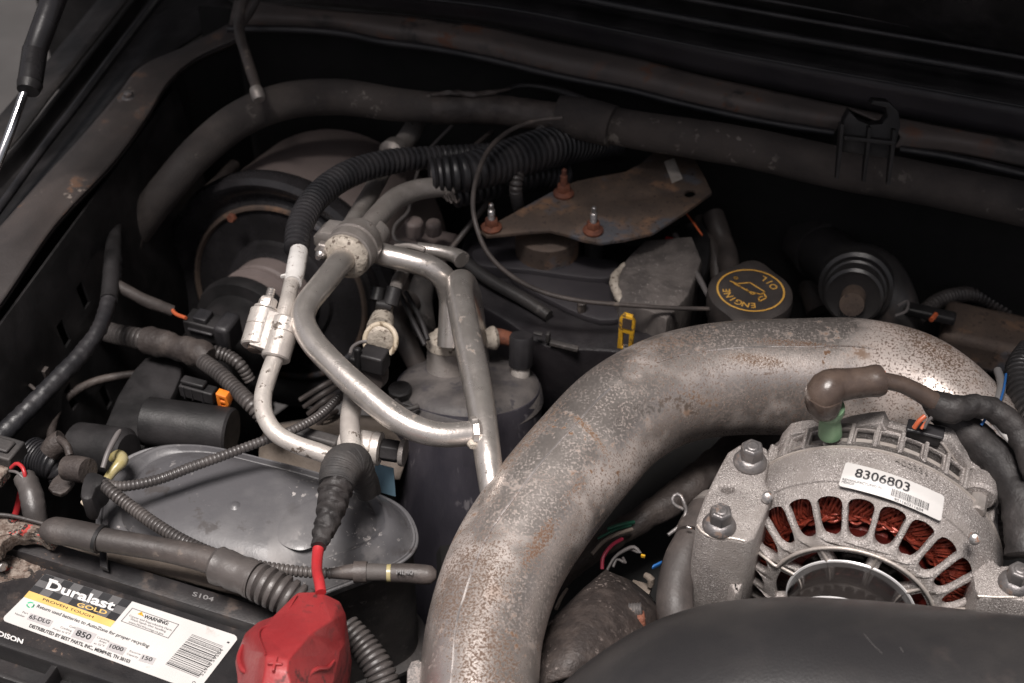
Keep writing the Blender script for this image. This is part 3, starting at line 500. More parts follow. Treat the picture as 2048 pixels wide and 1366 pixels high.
# corrugated hoses at the back
T('corrugated_hose', loom([(592, 500, 6, 25), (600, 452, 6, 27), (636, 392, 5.5, 28), (700, 347, 5, 28), (780, 324, 4.5, 26), (860, 315, 4, 23), (960, 306, 3.5, 19), (1030, 296, 3, 16)], 12.3, .13, seg=26), M['loomb'], 'black corrugated hose arching over the silver pipes to the white sleeve', 'corrugated hose')
big = empty('split_corrugated_hose', W(950, 350, 2), 'wide black corrugated hose with an open end under the cross tube', 'corrugated hose')
P_ = [(872, 352, 4, 36), (930, 345, 4, 40), (1000, 326, 3.5, 42), (1080, 300, 3, 42), (1170, 286, 1, 38), (1240, 290, -2, 34)]
mk('hose', loom(P_, 14.5, .10, seg=30, caps=False), M['loomb'], big)
dA = W(872, 352, 4); dd = W(930, 345, 4) - dA
mk('rolled_end', lathe(dA, -dd, [(0, .0112), (.002, .0125), (.004, .0115), (.002, .0090), (-.02, .0085)], 28, caps=False), M['loomb'], big)
mk('inner_cable', tube([(862, 350, 4, 20), (900, 349, 4, 22)], seg=20), M['rubber'], big)
T('corrugated_tube', loom([(905, 392, 1.5, 26), (970, 372, 1.5, 30), (1060, 352, 1, 30), (1130, 350, 0, 28)], 14, .12, seg=22), M['loomb'], 'lower black corrugated tube partly hidden beneath the wide open hose', 'corrugated tube')
T('frayed_tie', join(*[tube([(890 + 6 * i, 392 - 3 * (i % 3), 4.5, 3), (896 + 6 * i, 402 + 3 * (i % 2), 4.6, 2.5), (905 + 5 * i, 398 + (i % 3) * 4, 4.3, 2)], seg=6) for i in range(4)]), M['rubber'], 'frayed dark tie bits where the silver pipe enters the hose', 'tie')
T('narrow_corrugated_tube', loom([(1040, 425, -1.5, 12), (1034, 400, .6, 13), (1032, 370, 2.4, 14), (1042, 320, 3.2, 14), (1062, 285, 3.5, 14), (1085, 262, 3.5, 13)], 8, .13), M['loomm'], 'narrow dark corrugated tube standing between wide hose and rusty plate', 'corrugated tube')

# ================================================================ rusty plate with studs
rp = empty('rusty_plate', W(1200, 430, 1), 'flat rusty steel mounting plate with a paper sticker and three studs', 'bracket')
out = [(962, 461), (1040, 418), (1116, 376), (1156, 361), (1200, 352), (1251, 343), (1280, 328), (1305, 306), (1350, 302), (1388, 315), (1408, 350), (1424, 384), (1370, 424), (1306, 465), (1250, 478), (1200, 485), (1164, 478), (1130, 467), (1100, 460), (1054, 463), (1010, 468), (973, 471)]
hole = [(1380 + 11 * math.cos(a) + 3 * math.sin(a), 386 + 7 * math.sin(a) - 4 * math.cos(a)) for a in [i * math.pi / 8 for i in range(16)]]
mk('plate', hplate([out, hole], 1.0, .3, .0006), M['rust'], rp)
mk('sticker', mapped(plate2d([[(W(x, y, 1.05).x, W(x, y, 1.05).y) for x, y in ((1328, 324), (1348, 317), (1365, 358), (1344, 367))]], .0003, 0), lambda a, b, c: Vector((a, b, .0107 + c))), M['sticker'], rp)
for x, y, ht, col in ((983, 456, 38, 'zinc'), (1127, 388, 36, 'rustred'), (1186, 462, 36, 'zinc')):
    P = W(x, y, 1.05); u = U(x, y, 1)
    nut = mk('flange_nut', join(lathe(P, CZ, [(0, 21 * u), (4 * u, 21 * u), (9 * u, 15 * u), (10 * u, 13 * u)], 24), lathe(P + CZ * 8 * u, CZ, [(0, 14.5 * u), (11 * u, 14.5 * u), (15 * u, 12 * u)], 6)), M['rustred'], rp, bevel=.0002)
    mk('stud', join(stud(P + CZ * 20 * u, CZ, 7.5 * u, 26 * u), lathe(P + CZ * 46 * u, CZ, [(0, 5 * u), (12 * u, 5 * u), (14 * u, 3 * u)], 12)), M[col], nut if False else rp)
# parts underneath the plate
T('round_mount', lathe(W(1095, 462, -.6), CZ, [(-.03, .0225), (-.001, .0225), (0, .021)], 48), M['rust'], 'brown round mount half hidden under the front edge of the rusty plate', 'mount')
T('support_post', lathe(W(1186, 520, -3), CZ, [(0, .0065), (.030, .0065)], 20), M['plastic'], 'short black post standing under the rusty plate', 'post')
ec = empty('engine_cover', W(1050, 560, -6), 'black moulded engine cover with diagonal ridge beneath the rusty plate', 'engine cover')
mk('cover_top', hplate([[(930, 470), (1000, 460), (1090, 470), (1230, 482), (1300, 500), (1330, 560), (1350, 640), (1290, 700), (1180, 700), (1090, 692), (1010, 640), (945, 600), (925, 560)]], -3.2, 6, .003, smooth=3), M['engine'], ec)
mk('cover_ledge', hplate([[(945, 500), (1000, 492), (1120, 505), (1235, 522), (1225, 552), (1180, 556), (1060, 540), (960, 530)]], -2.3, 1.2, .002, smooth=3), M['seal'], ec)
mk('cover_ledge', hplate([[(1015, 545), (1120, 548), (1240, 575), (1260, 625), (1200, 640), (1100, 600)]], -2.7, .6, .002, smooth=3), M['seal'], ec)
mk('ridge', tube([(925, 520, -2.2, 13), (980, 560, -2.4, 13), (1050, 600, -2.6, 13), (1098, 632, -2.8, 12)], seg=14), M['snork'], ec)
mk('peg', lathe(W(1163, 625, -2.9), CZ, [(0, .0032), (.009, .0032), (.0095, .0024)], 14), M['rubber'], ec)
st = empty('rough_casting', W(1290, 560, -3), 'rough grey metal casting with chipped pale edge beside the oil cap', 'casting')
def rock(m, amp, fr):
    m.v = [tuple(Vector(p) + Vector([noise.noise(Vector(p) * fr + Vector((k * 7, 0, 0))) * amp for k in range(3)])) for p in m.v]; return m
mk('block', rock(hplate([[(1226, 553), (1258, 508), (1290, 478), (1385, 470), (1405, 520), (1378, 588), (1334, 640), (1300, 622), (1240, 606)]], -1.2, 7, .003), .0006, 160), M['stone'], st, sharp=30)
mk('pale_edge', rock(tube([(1252, 530, -1.6, 7), (1230, 552, -1.3, 9), (1231, 578, -1.3, 9), (1243, 604, -1.5, 7), (1250, 612, -1.6, 4)], seg=12, fn=lump(150, .3)), .0006, 200), M['crust'], st)
T('coil_boot', rock(hplate([[(1300, 465), (1390, 440), (1420, 470), (1415, 540), (1380, 600), (1340, 560), (1300, 520)]], -3, 5, .004, smooth=3), .001, 60), M['plastic'], 'black soft part in shadow under the right end of the rusty plate', 'boot')
T('red_clip', bx(LF(1338, 478, -2, CX, CY, CZ), (-8, 8), (-4, 5), (-3, 3)), M['redwire'], 'tiny red clip under the right half of the rusty plate', 'clip', bevel=.0006)
T('grey_lead', tube([(1350, 470, -1.8, 6), (1375, 520, -1.6, 6), (1400, 560, -1.4, 6), (1415, 590, -1.4, 5)], seg=10), M['wgrey'], 'grey lead running from the rusty plate down to the oil cap', 'lead')
T('harness_run', join(tube([(1425, 430, -3, 22), (1450, 500, -4, 22), (1462, 560, -4, 20)], seg=14, fn=lump(60, .15)), tube([(1400, 440, -4, 14), (1425, 500, -4, 14), (1435, 560, -5, 14)], seg=12, fn=lump(60, .15))), M['rubber'], 'dark harness descending behind the oil cap', 'harness')
T('looped_cable', tube([(1125, 236, 6.2, 4.5), (1080, 240, 6, 4.5), (1030, 256, 6, 4.8), (985, 290, 6, 5), (958, 340, 5.8, 5), (946, 400, 5.2, 5), (952, 450, 4.5, 5), (975, 505, 3.2, 5), (1020, 550, 2, 5), (1080, 582, 1, 5), (1150, 600, .5, 4.8), (1250, 610, 0, 4.5), (1340, 616, -.5, 4.5), (1428, 618, -1, 4.5)], seg=12), M['rubber'], 'thin grey cable looping round from the cross tube to the oil cap', 'cable')
T('orange_fleck_wire', tube([(1370, 424, -1, 2), (1390, 450, -1, 2), (1404, 470, -1, 2)], seg=6), M['orangew'], 'tiny orange wire under the right corner of the rusty plate', 'wire')
T('panel_clip', join(bx(LF(1080, 668, -2.2, CX, CZ, -CY), (-14, 6), (-3, 3), (-5, 5)), bx(LF(1100, 684, -2.8, CX, CZ, -CY), (0, 60), (-6, 4), (-6, 6)), bx(LF(1096, 676, -2.6, CX, CZ, -CY), (-4, 4), (-10, 14), (-6, 6))), M['dusty'], 'small black latch clip on the engine cover beside the valve cap', 'clip', bevel=.0008)

# ================================================================ dipstick, oil cap, breather
ds = empty('dipstick', W(1254, 680, -1), 'yellow plastic dipstick handle rising behind the big silver duct', 'dipstick')
f = LF(1254, 660, 0, CX, CZ, -CY)
vf = plate2d([[(a * .001, b * .001) for a, b in ((-17, -50), (14, -50), (16, 26), (10, 40), (-8, 42), (-16, 30))], [(a * .001, b * .001) for a, b in ((-7, -44), (6, -44), (6, -6), (-7, -6))]], .010, .0016)
mk('handle', mapped(vf, lambda a, b, c: f(a * 1000, b * 1000, c * 1000)), M['yellow'], ds)
mk('grip_panel', bx(f, (-9, 10), (8, 34), (5, 6.5)), M['rust'], ds)
mk('stem', cyl(f(0, -44, 0), f(0, -190, 0), .0022), M['boltg'], ds)
oc = empty('oil_filler_cap', W(1500, 640, -3), 'dark brown engine oil filler cap with yellow ring and lettering', 'oil cap')
OC = W(1501, 582, 0); ou = U(1501, 582, 0)
def capr(a, r, t):  # two lobes left and right
    return r * (1 + .16 * max(0, math.cos(2 * (a - R(0)))) ** 3)
mk('cap_top', lathe(OC, CZ, [(-.021, 80 * ou), (-.019, 84 * ou), (-.006, 86 * ou), (-.0015, 84 * ou), (0, 78 * ou), (.0004, 60 * ou)], 96, rfn=lambda a, r, t: r * (1 + .25 * max(0, math.cos(2 * a + R(24))) ** 4)), M['capm'], oc)
mk('cap_skirt', lathe(OC, CZ, [(-.05, 76 * ou), (-.02, 78 * ou)], 64, rfn=lambda a, r, t: r * (1 + .015 * math.cos(24 * a))), M['capm'], oc)
def cf(x, y): return OC + (Vector((1, 0, 0)) * x * 68 + Vector((0, 1, 0)) * y * 66 ) * ou + CZ * .0008
ring = []
mr = MB(); n_ = 72
for i in range(n_):
    a, b = 2 * math.pi * i / n_, 2 * math.pi * (i + 1) / n_
    mr.add([cf(math.cos(a), math.sin(a)), cf(math.cos(b), math.sin(b)), cf(.945 * math.cos(b), .945 * math.sin(b)), cf(.945 * math.cos(a), .945 * math.sin(a))], [(0, 1, 2, 3)])
mk('printed_ring', mr, M['gold'], oc, sharp=0)
mt = MB()
def arctext(word, a_mid, step, r0, h, inward=False):
    for i, ch in enumerate(word):
        a = R(a_mid + ((len(word) - 1) / 2 - i) * step * (1 if not inward else -1))
        v, fc = textmesh(ch, bold=.012); ar = np.array(v); cxm = (ar[:, 0].min() + ar[:, 0].max()) / 2; o_ = []
        rad = np.array((math.cos(a), math.sin(a))); tan = np.array((math.sin(a), -math.cos(a)))
        if inward: rad, tan = -rad, -tan
        for x, y, z in v:
            p = np.array((math.cos(a), math.sin(a))) * r0 + rad * (y / .72 - .5) * h + tan * (x - cxm) / .72 * h * 1.0
            o_.append(cf(p[0], p[1]))
        mt.add(o_, fc)
arctext('ENGINE', 225, 17.5, .72, .23); arctext('OIL', 32, 19, .70, .23, inward=True)
mk('lettering', mt, M['gold'], oc, sharp=0)
ic = [[(-.55, .42), (-.36, .30), (.02, .36), (.40, -.08), (.28, -.20), (-.08, -.05), (-.28, .16), (-.44, .30)], [(.36, -.12), (.42, -.36), (.20, -.52), (.18, -.36), (.30, -.30)], [(-.12, .04), (.02, -.20), (.14, -.14)]]
mi = join(*[stroke(p, .045, cf) for p in ic]); mi.add(stroke([(-.37 + .05 * math.cos(a), .58 + .06 * math.sin(a)) for a in (0, 1, 2, 3, 4, 5)], .04, cf, True).v, stroke([(-.37 + .05 * math.cos(a), .58 + .06 * math.sin(a)) for a in (0, 1, 2, 3, 4, 5)], .04, cf, True).f)
mk('oil_can_symbol', mi, M['gold'], oc, sharp=0)
bh = empty('breather_hose', W(1700, 600, -6), 'large black hose with stepped rubber coupling behind the silver duct', 'hose')
mk('hose', tube([(1480, 380, -10, 40), (1560, 440, -8, 46), (1630, 490, -6, 52), (1690, 545, -4, 60), (1715, 590, -3, 62)], seg=32), M['snork'], bh)
mk('band', tube([(1620, 480, -6, 60), (1645, 503, -5.6, 61)], seg=32), M['snork'], bh)
mk('elbow', tube([(1690, 545, -4, 64), (1740, 560, -4, 66), (1775, 610, -5, 60), (1780, 680, -8, 55)], seg=28), M['snork'], bh)
bdir = (W(1693, 640, 0) - W(1712, 560, -3)).normalized(); BC = W(1712, 572, -2.6); bq = U(1712, 572, -2)
for nm, t0, t1, r in (('coupling', -30, 14, 74), ('coupling', 14, 30, 62), ('collar', 22, 72, 58)):
    mk(nm, lathe(BC, bdir, [(t0 * bq, r * .93 * bq), ((t0 + 4) * bq, r * bq), ((t1 - 4) * bq, r * bq), (t1 * bq, r * .9 * bq), ((t1 - 6) * bq, r * .72 * bq)], 40), M['snork'], bh)
mk('inner_tube', lathe(BC + bdir * 60 * bq, bdir, [(0, 24 * bq), (60 * bq, 24 * bq)], 24), M['rust'], bh)
T('dark_block', bx(LF(1955, 660, -6, CX, CY, CZ), (-70, 120), (-60, 60), (-60, 20)), M['rust'], 'dim brown block in shadow beyond the right bend of the duct', 'block', bevel=.006)
T('loose_connector', join(bx(LF(1850, 625, -4, CX, CY, CZ), (-40, 60), (-14, 14), (-10, 10))), M['plastic'], 'small dark connector in shadow right of the breather hose', 'connector', bevel=.002)
T('faint_wire', tube([(1795, 612, -2, 3), (1815, 602, -2, 3), (1812, 622, -2, 3), (1790, 632, -2, 3)], seg=6), M['wgrey'], 'thin grey wire loop just right of the breather coupling', 'wire')
T('red_green_wire', tube([(1862, 640, -3, 5), (1872, 628, -3, 5)], seg=6), M['orangew'], 'short dull red wire end in the shadow right of the breather', 'wire')

T('dim_rear_hose', tube([(1440, 395, -8, 26), (1520, 440, -8, 26), (1600, 520, -9, 28), (1640, 620, -11, 28)], seg=18, fn=lump(30, .06)), M['tape'], 'dim dusty hose running parallel behind the breather hose', 'hose')
T('dim_rear_pipe', tube([(1860, 420, -8, 16), (1900, 500, -8, 16), (1985, 560, -8, 18), (2070, 590, -8, 18)], seg=16), M['tape'], 'dim pipe bending toward the right edge under the sleeved tube', 'pipe')
T('dim_rear_connector', bx(LF(1700, 460, -9, CX, CY, CZ), (-40, 30), (-20, 20), (-20, 20)), M['dusty'], 'dark block in shadow below the wiring clip', 'block', bevel=.003)
T('dim_corrugated_tube', loom([(1830, 640, -6, 16), (1880, 600, -6, 16), (1950, 590, -7, 16), (2020, 620, -8, 16)], 10, .12), M['loomm'], 'dim corrugated tube in the shadow beyond the breather coupling', 'corrugated tube')
T('apron_harness', tube([(470, 330, -6, 12), (420, 380, -6, 14), (330, 460, -7, 14), (300, 560, -8, 14)], seg=14, fn=lump(60, .15)), M['tape'], 'dim harness on the wall left of the brake booster', 'harness')
# ================================================================ silver air conditioning lines
ac = empty('suction_line', W(700, 560, 4), 'large bent silver pipe with cast clamp joint looping through the middle', 'pipe')
mk('tube', tube([(905, 372, 3.3, 20), (880, 374, 3.4, 20), (835, 380, 3.8, 21), (795, 396, 4.2, 22), (758, 430, 4.8, 22), (728, 465, 5.2, 22)], seg=28), M['castal'], ac)
mk('pipe_flare', lathe(W(884, 373, 3.4), W(900, 371, 3.3) - W(884, 373, 3.4), [(0, .0070), (.001, .0082), (.003, .0082), (.004, .007)], 28), M['alum'], ac)
mk('tube', tube([(705, 497, 5.6, 25), (675, 532, 6, 25), (640, 575, 6.2, 25), (612, 612, 6.2, 25), (606, 640, 6.1, 25), (622, 678, 6, 26), (665, 727, 5.8, 26), (730, 787, 5.4, 27), (795, 838, 5, 27), (845, 862, 4.7, 26), (890, 870, 4.5, 25), (948, 866, 4.3, 25)], seg=36), M['alum'], ac)
c0, c1 = W(688, 518, 5.7), W(752, 436, 5.0); cdn = (c1 - c0).normalized(); cu = U(710, 490, 5.5)
mk('weld_collar', lathe(c0 - cdn * 6 * cu, cdn, [(0, 28 * cu), (5 * cu, 42 * cu), (12 * cu, 47 * cu), (22 * cu, 46 * cu), (26 * cu, 40 * cu)], 36, rfn=lambda a, r, t: r * (1 + .05 * noise.noise(Vector((math.cos(a) * 2, math.sin(a) * 2, t * 200))))), M['crust'], ac)
mk('clamp_ring', lathe(c0 + cdn * 18 * cu, cdn, [(0, 46 * cu), (2 * cu, 50 * cu), (26 * cu, 51 * cu), (28 * cu, 48 * cu), (31 * cu, 48 * cu), (33 * cu, 52 * cu), (62 * cu, 50 * cu), (76 * cu, 42 * cu), (84 * cu, 26 * cu)], 40), M['castal'], ac)
# lug beside the ring with its bolt
side = (W(640, 480, 5.4) - W(700, 490, 5.4)).normalized(); nrm = side.cross(cdn).normalized()
LC = W(664, 478, 5.4)
vf = plate2d([[(a * cu, b * cu) for a, b in ((40, -34), (-20, -30), (-34, -10), (-34, 14), (-14, 34), (20, 44), (52, 44))]], 58 * cu, 5 * cu)
mk('lug', mapped(vf, lambda a, b, c: LC + (-side) * a + nrm * b * .7 + cdn * (c + 12 * cu)), M['castal'], ac)
LB = W(652, 496, 5.8)
mk('nut', hexnut(LB, -cdn, 19 * cu, 17 * cu), M['castal'], ac, bevel=.0003)
mk('bolt_tip', lathe(LB - cdn * 15 * cu, -cdn, [(0, 10.5 * cu), (16 * cu, 10.5 * cu), (20 * cu, 7 * cu), (26 * cu, 5 * cu)], 16), M['zinc'], ac)
mk('upper_lobe', lathe(W(742, 478, 4.6), cdn, [(-20 * cu, 24 * cu), (-14 * cu, 30 * cu), (30 * cu, 30 * cu), (40 * cu, 20 * cu)], 24), M['castal'], ac)
mk('weld_bead', lathe(W(938, 866, 4.35), W(955, 866, 4.3) - W(930, 867, 4.4), [(0, .0068), (.001, .0084), (.004, .0088), (.006, .007)], 28, rfn=lambda a, r, t: r * (1 + .06 * math.sin(a * 11))), M['alum'], ac)
mk('bracket_nub', lathe(W(946, 886, 4.2), W(946, 894, 4.2) - W(946, 886, 4.2), [(-.002, .003), (.0012, .0034), (.003, .002)], 12), M['crust'], ac)
uu = empty('canister_riser', W(960, 900, 2), 'tall silver pipe bent over at the top in front of the black canister', 'pipe')
mk('tube', tube([(958, 760, -6, 25), (950, 680, -3, 25), (940, 610, 0, 26), (930, 574, 2.6, 27), (922, 566, 3.6, 28), (919, 585, 4.2, 28), (926, 630, 4.3, 28), (940, 700, 4.3, 29), (958, 790, 4.3, 29), (969, 860, 4.1, 28), (978, 930, 3.6, 27), (990, 1010, 2.6, 26), (1004, 1090, 1, 26)], seg=36), M['alum'], uu)
cc = empty('accumulator_pipe', W(890, 700, -1), 'silver pipe bending from the clamp down into the canister flange', 'pipe')
mk('tube', tube([(735, 497, 4.2, 20), (770, 510, 4.2, 23), (823, 523, 4, 23), (862, 536, 3.6, 24), (890, 560, 2.8, 25), (902, 596, 1.6, 25), (902, 640, .4, 25), (900, 692, -1.0, 26)], seg=30), M['alum'], cc)
mk('branch', tube([(836, 497, 2.6, 13), (880, 503, 2.6, 13), (915, 513, 2.6, 16), (924, 520, 2.6, 18)], seg=20), M['alum'], cc)
mk('flat_strap', tube([(790, 493, 3.9, 5), (820, 492, 4.2, 6), (850, 500, 4.2, 6)], seg=8), M['castal'], cc)
ea = empty('rear_line', W(790, 310, 1), 'dull rear silver pipe with swollen joint descending behind the corrugated hose', 'pipe')
mk('tube', tube([(835, 240, 1, 19), (824, 262, 1, 20), (806, 288, 1.2, 20), (775, 325, 1.5, 19), (745, 380, 2, 18), (718, 425, 2.6, 18), (700, 455, 3, 18)], seg=24), M['castal'], ea)
mk('joint', lathe(W(795, 296, 1.3), W(760, 330, 1.5) - W(795, 296, 1.3), [(-.002, .007), (.001, .0096), (.009, .0102), (.013, .007)], 24), M['castal'], ea)
# liquid line with block
ll = empty('liquid_line', W(530, 740, 3), 'thin whitish oxidised pipe with cast connector block and white plastic sleeve', 'pipe')
mk('tube', tube([(588, 545, 6.3, 16), (580, 580, 6.2, 16), (572, 618, 6, 17), (565, 640, 5.8, 17)], seg=24), M['white_alum'], ll)
mk('white_sleeve', tube([(598, 502, 6.4, 18), (593, 530, 6.4, 19), (588, 558, 6.3, 18.5), (586, 566, 6.3, 17.5)], seg=24), M['white'], ll)
mk('sleeve_tab', bx(LF(574, 552, 6.4, (1, .3, 0), CZ, -CY), (-12, 6), (-3, 6), (-3, 3)), M['white'], ll, bevel=.0005)
b0, b1 = W(531, 622, 6.0), W(510, 695, 5.0); bdn = (b1 - b0); bL = bdn.length; bdn.normalize(); qu = U(530, 660, 5.5)
acr = (W(575, 672, 5.5) - W(520, 655, 5.5)).normalized()
def lobe(P, r, L0, L1): return lathe(P, bdn, [(L0 * bL, (r - 3) * qu), (L0 * bL + 3 * qu, r * qu), (.44 * bL, r * qu), (.455 * bL, (r - 2) * qu), (.47 * bL, r * qu), (L1 * bL - 3 * qu, r * qu), (L1 * bL, (r - 3) * qu)], 28)
vf = plate2d([[(a * qu, b * qu) for a, b in ((-2, -27), (48, -25), (48, 25), (-2, 27))]], bL * 1.02, 2 * qu)
nn = acr.cross(bdn).normalized()
mk('connector_block', join(lobe(b0, 30, 0, 1), lobe(b0 + acr * 50 * qu, 29, .06, 1.14), mapped(vf, lambda a, b, c: b0 + acr * a + nn * b * .9 + bdn * (c + bL * .54))), M['white_alum'], ll)
mk('washer', lathe(b0 + acr * 0 - bdn * 2 * qu, -bdn, [(0, 25 * qu), (4 * qu, 25 * qu)], 24), M['white_alum'], ll)
mk('nut', hexnut(b0 - bdn * 6 * qu, -bdn, 20 * qu, 22 * qu), M['white_alum'], ll, bevel=.0003)
mk('stud', stud(b0 - bdn * 26 * qu, -bdn, 9.5 * qu, 24 * qu), M['alum'], ll)
mk('tube', tube([(557, 706, 5, 20), (549, 720, 4.9, 18), (536, 755, 4.7, 18), (526, 795, 4.5, 18), (530, 832, 4.3, 18), (552, 866, 4.1, 18), (590, 888, 3.9, 18), (640, 905, 3.6, 18), (690, 925, 3.2, 18)], seg=26), M['white_alum'], ll)
mk('block_plug', lathe(b1, bdn, [(0, 14 * qu), (7 * qu, 14 * qu), (9 * qu, 10 * qu)], 16), M['rust'], ll)
sl_ = empty('short_riser', W(700, 860, 2), 'short whitish pipe dropping into the braided sleeve', 'pipe')
mk('tube', tube([(706, 770, 2.5, 18), (706, 800, 2.8, 20), (700, 840, 3, 20), (702, 880, 3, 21), (712, 930, 2.8, 21)], seg=26), M['white_alum'], sl_)
ft = empty('line_fitting', W(740, 895, 1), 'cream cylindrical fitting with dark hex nut behind the braided sleeve', 'fitting')
q = U(740, 895, 1.8); fa, fb = W(680, 886, 1.8), W(760, 898, 1.8); fdn = (fb - fa).normalized()
mk('barrel', lathe(fa, fdn, [(0, 22 * q), (10 * q, 26 * q), (30 * q, 26 * q), (34 * q, 33 * q), (66 * q, 33 * q), (68 * q, 31 * q), (70 * q, 34 * q), (84 * q, 34 * q), (86 * q, 28 * q)], 32), M['white_alum'], ft)
mk('nut', hexnut(fb + fdn * 4 * q, fdn, 24 * q, 40 * q), M['plastic'], ft, bevel=.0006)
mk('end_ring', lathe(fb + fdn * 42 * q, fdn, [(0, 26 * q), (3 * q, 28 * q), (10 * q, 28 * q)], 24), M['castal'], ft)
T('grey_clip_block', bx(LF(640, 880, 1, CX, CZ, -CY), (-50, 40), (-12, 12), (-16, 10)), M['dusty'], 'flat grey clip block behind the liquid line near the sleeve', 'block', bevel=.0015)
T('pale_blue_sticker', mapped(plate2d([[(-.006, -.014), (.006, -.014), (.006, .010), (-.006, .010)]], .0005, 0), lambda a, b, c: W(770, 955, -1) + CX * a + CZ * b - CY * c), M['lblue'], 'pale blue sticker on the wall between braided sleeve and canister', 'sticker')

# pressure switch cluster
ps = empty('pressure_switch', W(750, 700, 0), 'black pressure switch with cream lock ring between the silver pipes', 'switch')
sA, sB = W(766, 640, 1.2), W(742, 730, 2.0); sdn = (sB - sA).normalized(); su = U(755, 690, 1.5)
mk('port', lathe(W(772, 612, .6), sdn, [(0, 15 * su), (20 * su, 17 * su), (40 * su, 18 * su), (48 * su, 24 * su), (90 * su, 28 * su)], 20), M['crust'], ps)
mr = MB(); LRc = W(761, 681, 2.1)
x_, y_, d_ = frame((-CY * .75 + CZ * .66))
pr = []
for i in range(21):
    a = R(-40 + 280 * i / 20 - 20 + 20); p = LRc + (x_ * math.cos(a) + y_ * math.sin(a)) * 33 * su; pr.append((p.x, p.y, p.z, 5.5 * su))
mk('lock_ring', sweep(pr, seg=12), M['cream'], ps)
mk('threads', stud(LRc - sdn * 18 * su, sdn, 27 * su, 26 * su, 6 * su), M['crust'], ps)
f = LF(742, 722, 2.4, CX, CZ, -CY)
mk('switch_body', join(bx(f, (-18, 34), (-16, 28), (-20, 20)), bx(f, (-26, -12), (-8, 44), (10, 24)), bx(f, (-44, -16), (-12, 4), (-10, 12))), M['plastic'], ps, bevel=.0014)
mk('wire_ring', tube([(700, 708, 2, 3.5), (705, 694, 2, 3.5), (722, 684, 2, 3.5), (745, 683, 2, 3.5)], seg=8), M['wgrey'], ps)
mk('skirt', lathe(W(742, 745, 1), sdn, [(-10 * su, 34 * su), (8 * su, 36 * su), (30 * su, 28 * su)], 24), M['rubber'], ps)
tc_ = empty('valve_coupler', W(770, 600, 1), 'pair of small black caps joined on a dull pipe above the switch', 'coupler')
mk('cap', lathe(W(758, 575, 2.4), W(752, 604, 1.8) - W(758, 575, 2.4), [(0, .0036), (.0006, .0042), (.0085, .0044), (.009, .0036)], 20), M['plastic'], tc_)
mk('cap', lathe(W(790, 575, 2.4), W(780, 612, 1.6) - W(790, 575, 2.4), [(0, .0042), (.0006, .005), (.0115, .0052), (.012, .004)], 20), M['plastic'], tc_)
mk('bridge', tube([(752, 608, 1.8, 10), (782, 612, 1.6, 12)], seg=12), M['plastic'], tc_)
mk('pipe', tube([(806, 545, 1.2, 13), (798, 560, 1.6, 14), (790, 580, 2, 13)], seg=18), M['castal'], tc_)
T('rubber_hose', tube([(820, 600, -3, 24), (790, 640, -3, 22), (815, 690, -4, 22), (850, 760, -6, 20)], seg=18), M['rubber'], 'dark rubber hose slanting down beside the canister neck', 'hose')
T('rubber_hose', tube([(855, 540, -4, 22), (840, 600, -4, 26), (852, 680, -5, 24)], seg=18), M['dusty'], 'dusty grey hose standing behind the accumulator pipe', 'hose')
T('black_bracket_arm', join(tube([(800, 590, -.5, 5), (830, 650, -.5, 5), (850, 690, -1, 5)], seg=8), tube([(812, 585, -.5, 5), (842, 640, -.5, 5), (856, 680, -1, 5)], seg=8)), M['plastic'], 'thin black double arm between valve coupler and canister', 'bracket')
T('grey_canister_clip', join(bx(LF(815, 806, -4, CX, CZ, -CY), (-22, 24), (-14, 12), (-10, 16)), tube([(790, 800, -3, 6), (812, 818, -3, 6), (838, 812, -3, 6)], seg=8)), M['dusty'], 'grey clip on the left side of the black canister', 'clip', bevel=.001)
T('round_black_plug', lathe(W(800, 775, -3), CZ, [(-.03, .0075), (-.001, .0075), (0, .0065)], 24), M['plastic'], 'small round black plug just left of the canister top', 'plug')

# canister
cn = empty('accumulator_canister', W(938, 1050, -20), 'upright black canister with dusty domed top, neck flange and valve cap', 'canister')
KC = W(938, 752, -4.0); ku = U(938, 757, -4); KA = Vector((0.02, .30, .95)).normalized()
mk('jacket', lathe(KC, KA, [(-.24, 150 * ku), (-.02, 150 * ku), (-.012, 149 * ku), (-.006, 144 * ku)], 64, rfn=lambda a, r, t: r * (1 + .012 * math.sin(3 * a) + .01 * math.cos(18 * a) * (1 if t < -.03 else 0))), M['jacket'], cn)
mk('domed_top', lathe(KC, KA, [(-.016, 151 * ku), (-.009, 147 * ku), (-.004, 138 * ku), (-.0005, 120 * ku), (.001, 90 * ku), (.0015, 30 * ku)], 64), M['cantop'], cn)
NK = W(899, 738, -4.2)
mk('neck', lathe(NK, KA, [(-.003, 50 * ku), (.001, 46 * ku), (.016, 45 * ku), (.0165, 47 * ku)], 40), M['castal'], cn)
mk('neck_flange', lathe(NK + KA * .0165, KA, [(0, 46 * ku), (.001, 47 * ku), (.006, 46 * ku), (.007, 41 * ku), (.0085, 34 * ku), (.010, 32 * ku)], 40, rfn=lambda a, r, t: r * (1 + .03 * noise.noise(Vector((math.cos(a) * 3, math.sin(a) * 3, t * 300))))), M['crust'], cn)
VC = W(1041, 742, -3.9)
mk('valve_base', lathe(VC, KA, [(-.003, 19 * ku), (.003, 19 * ku), (.004, 17 * ku)], 24), M['white_alum'], cn)
mk('valve_cap', lathe(VC + KA * .0042, KA, [(0, 23 * ku), (.001, 24 * ku), (.020, 24 * ku), (.0215, 22 * ku)], 48, rfn=lambda a, r, t: r * (1 + (.03 * (1 if math.cos(10 * a) > 0 else -1) if .0005 < t < .020 else 0))), M['loomb'], cn)
mk('side_pipe', tube([(985, 672, -2.5, 17), (1005, 674, -2.5, 16), (1030, 682, -2.8, 14)], seg=18), M['rustred'], cn)
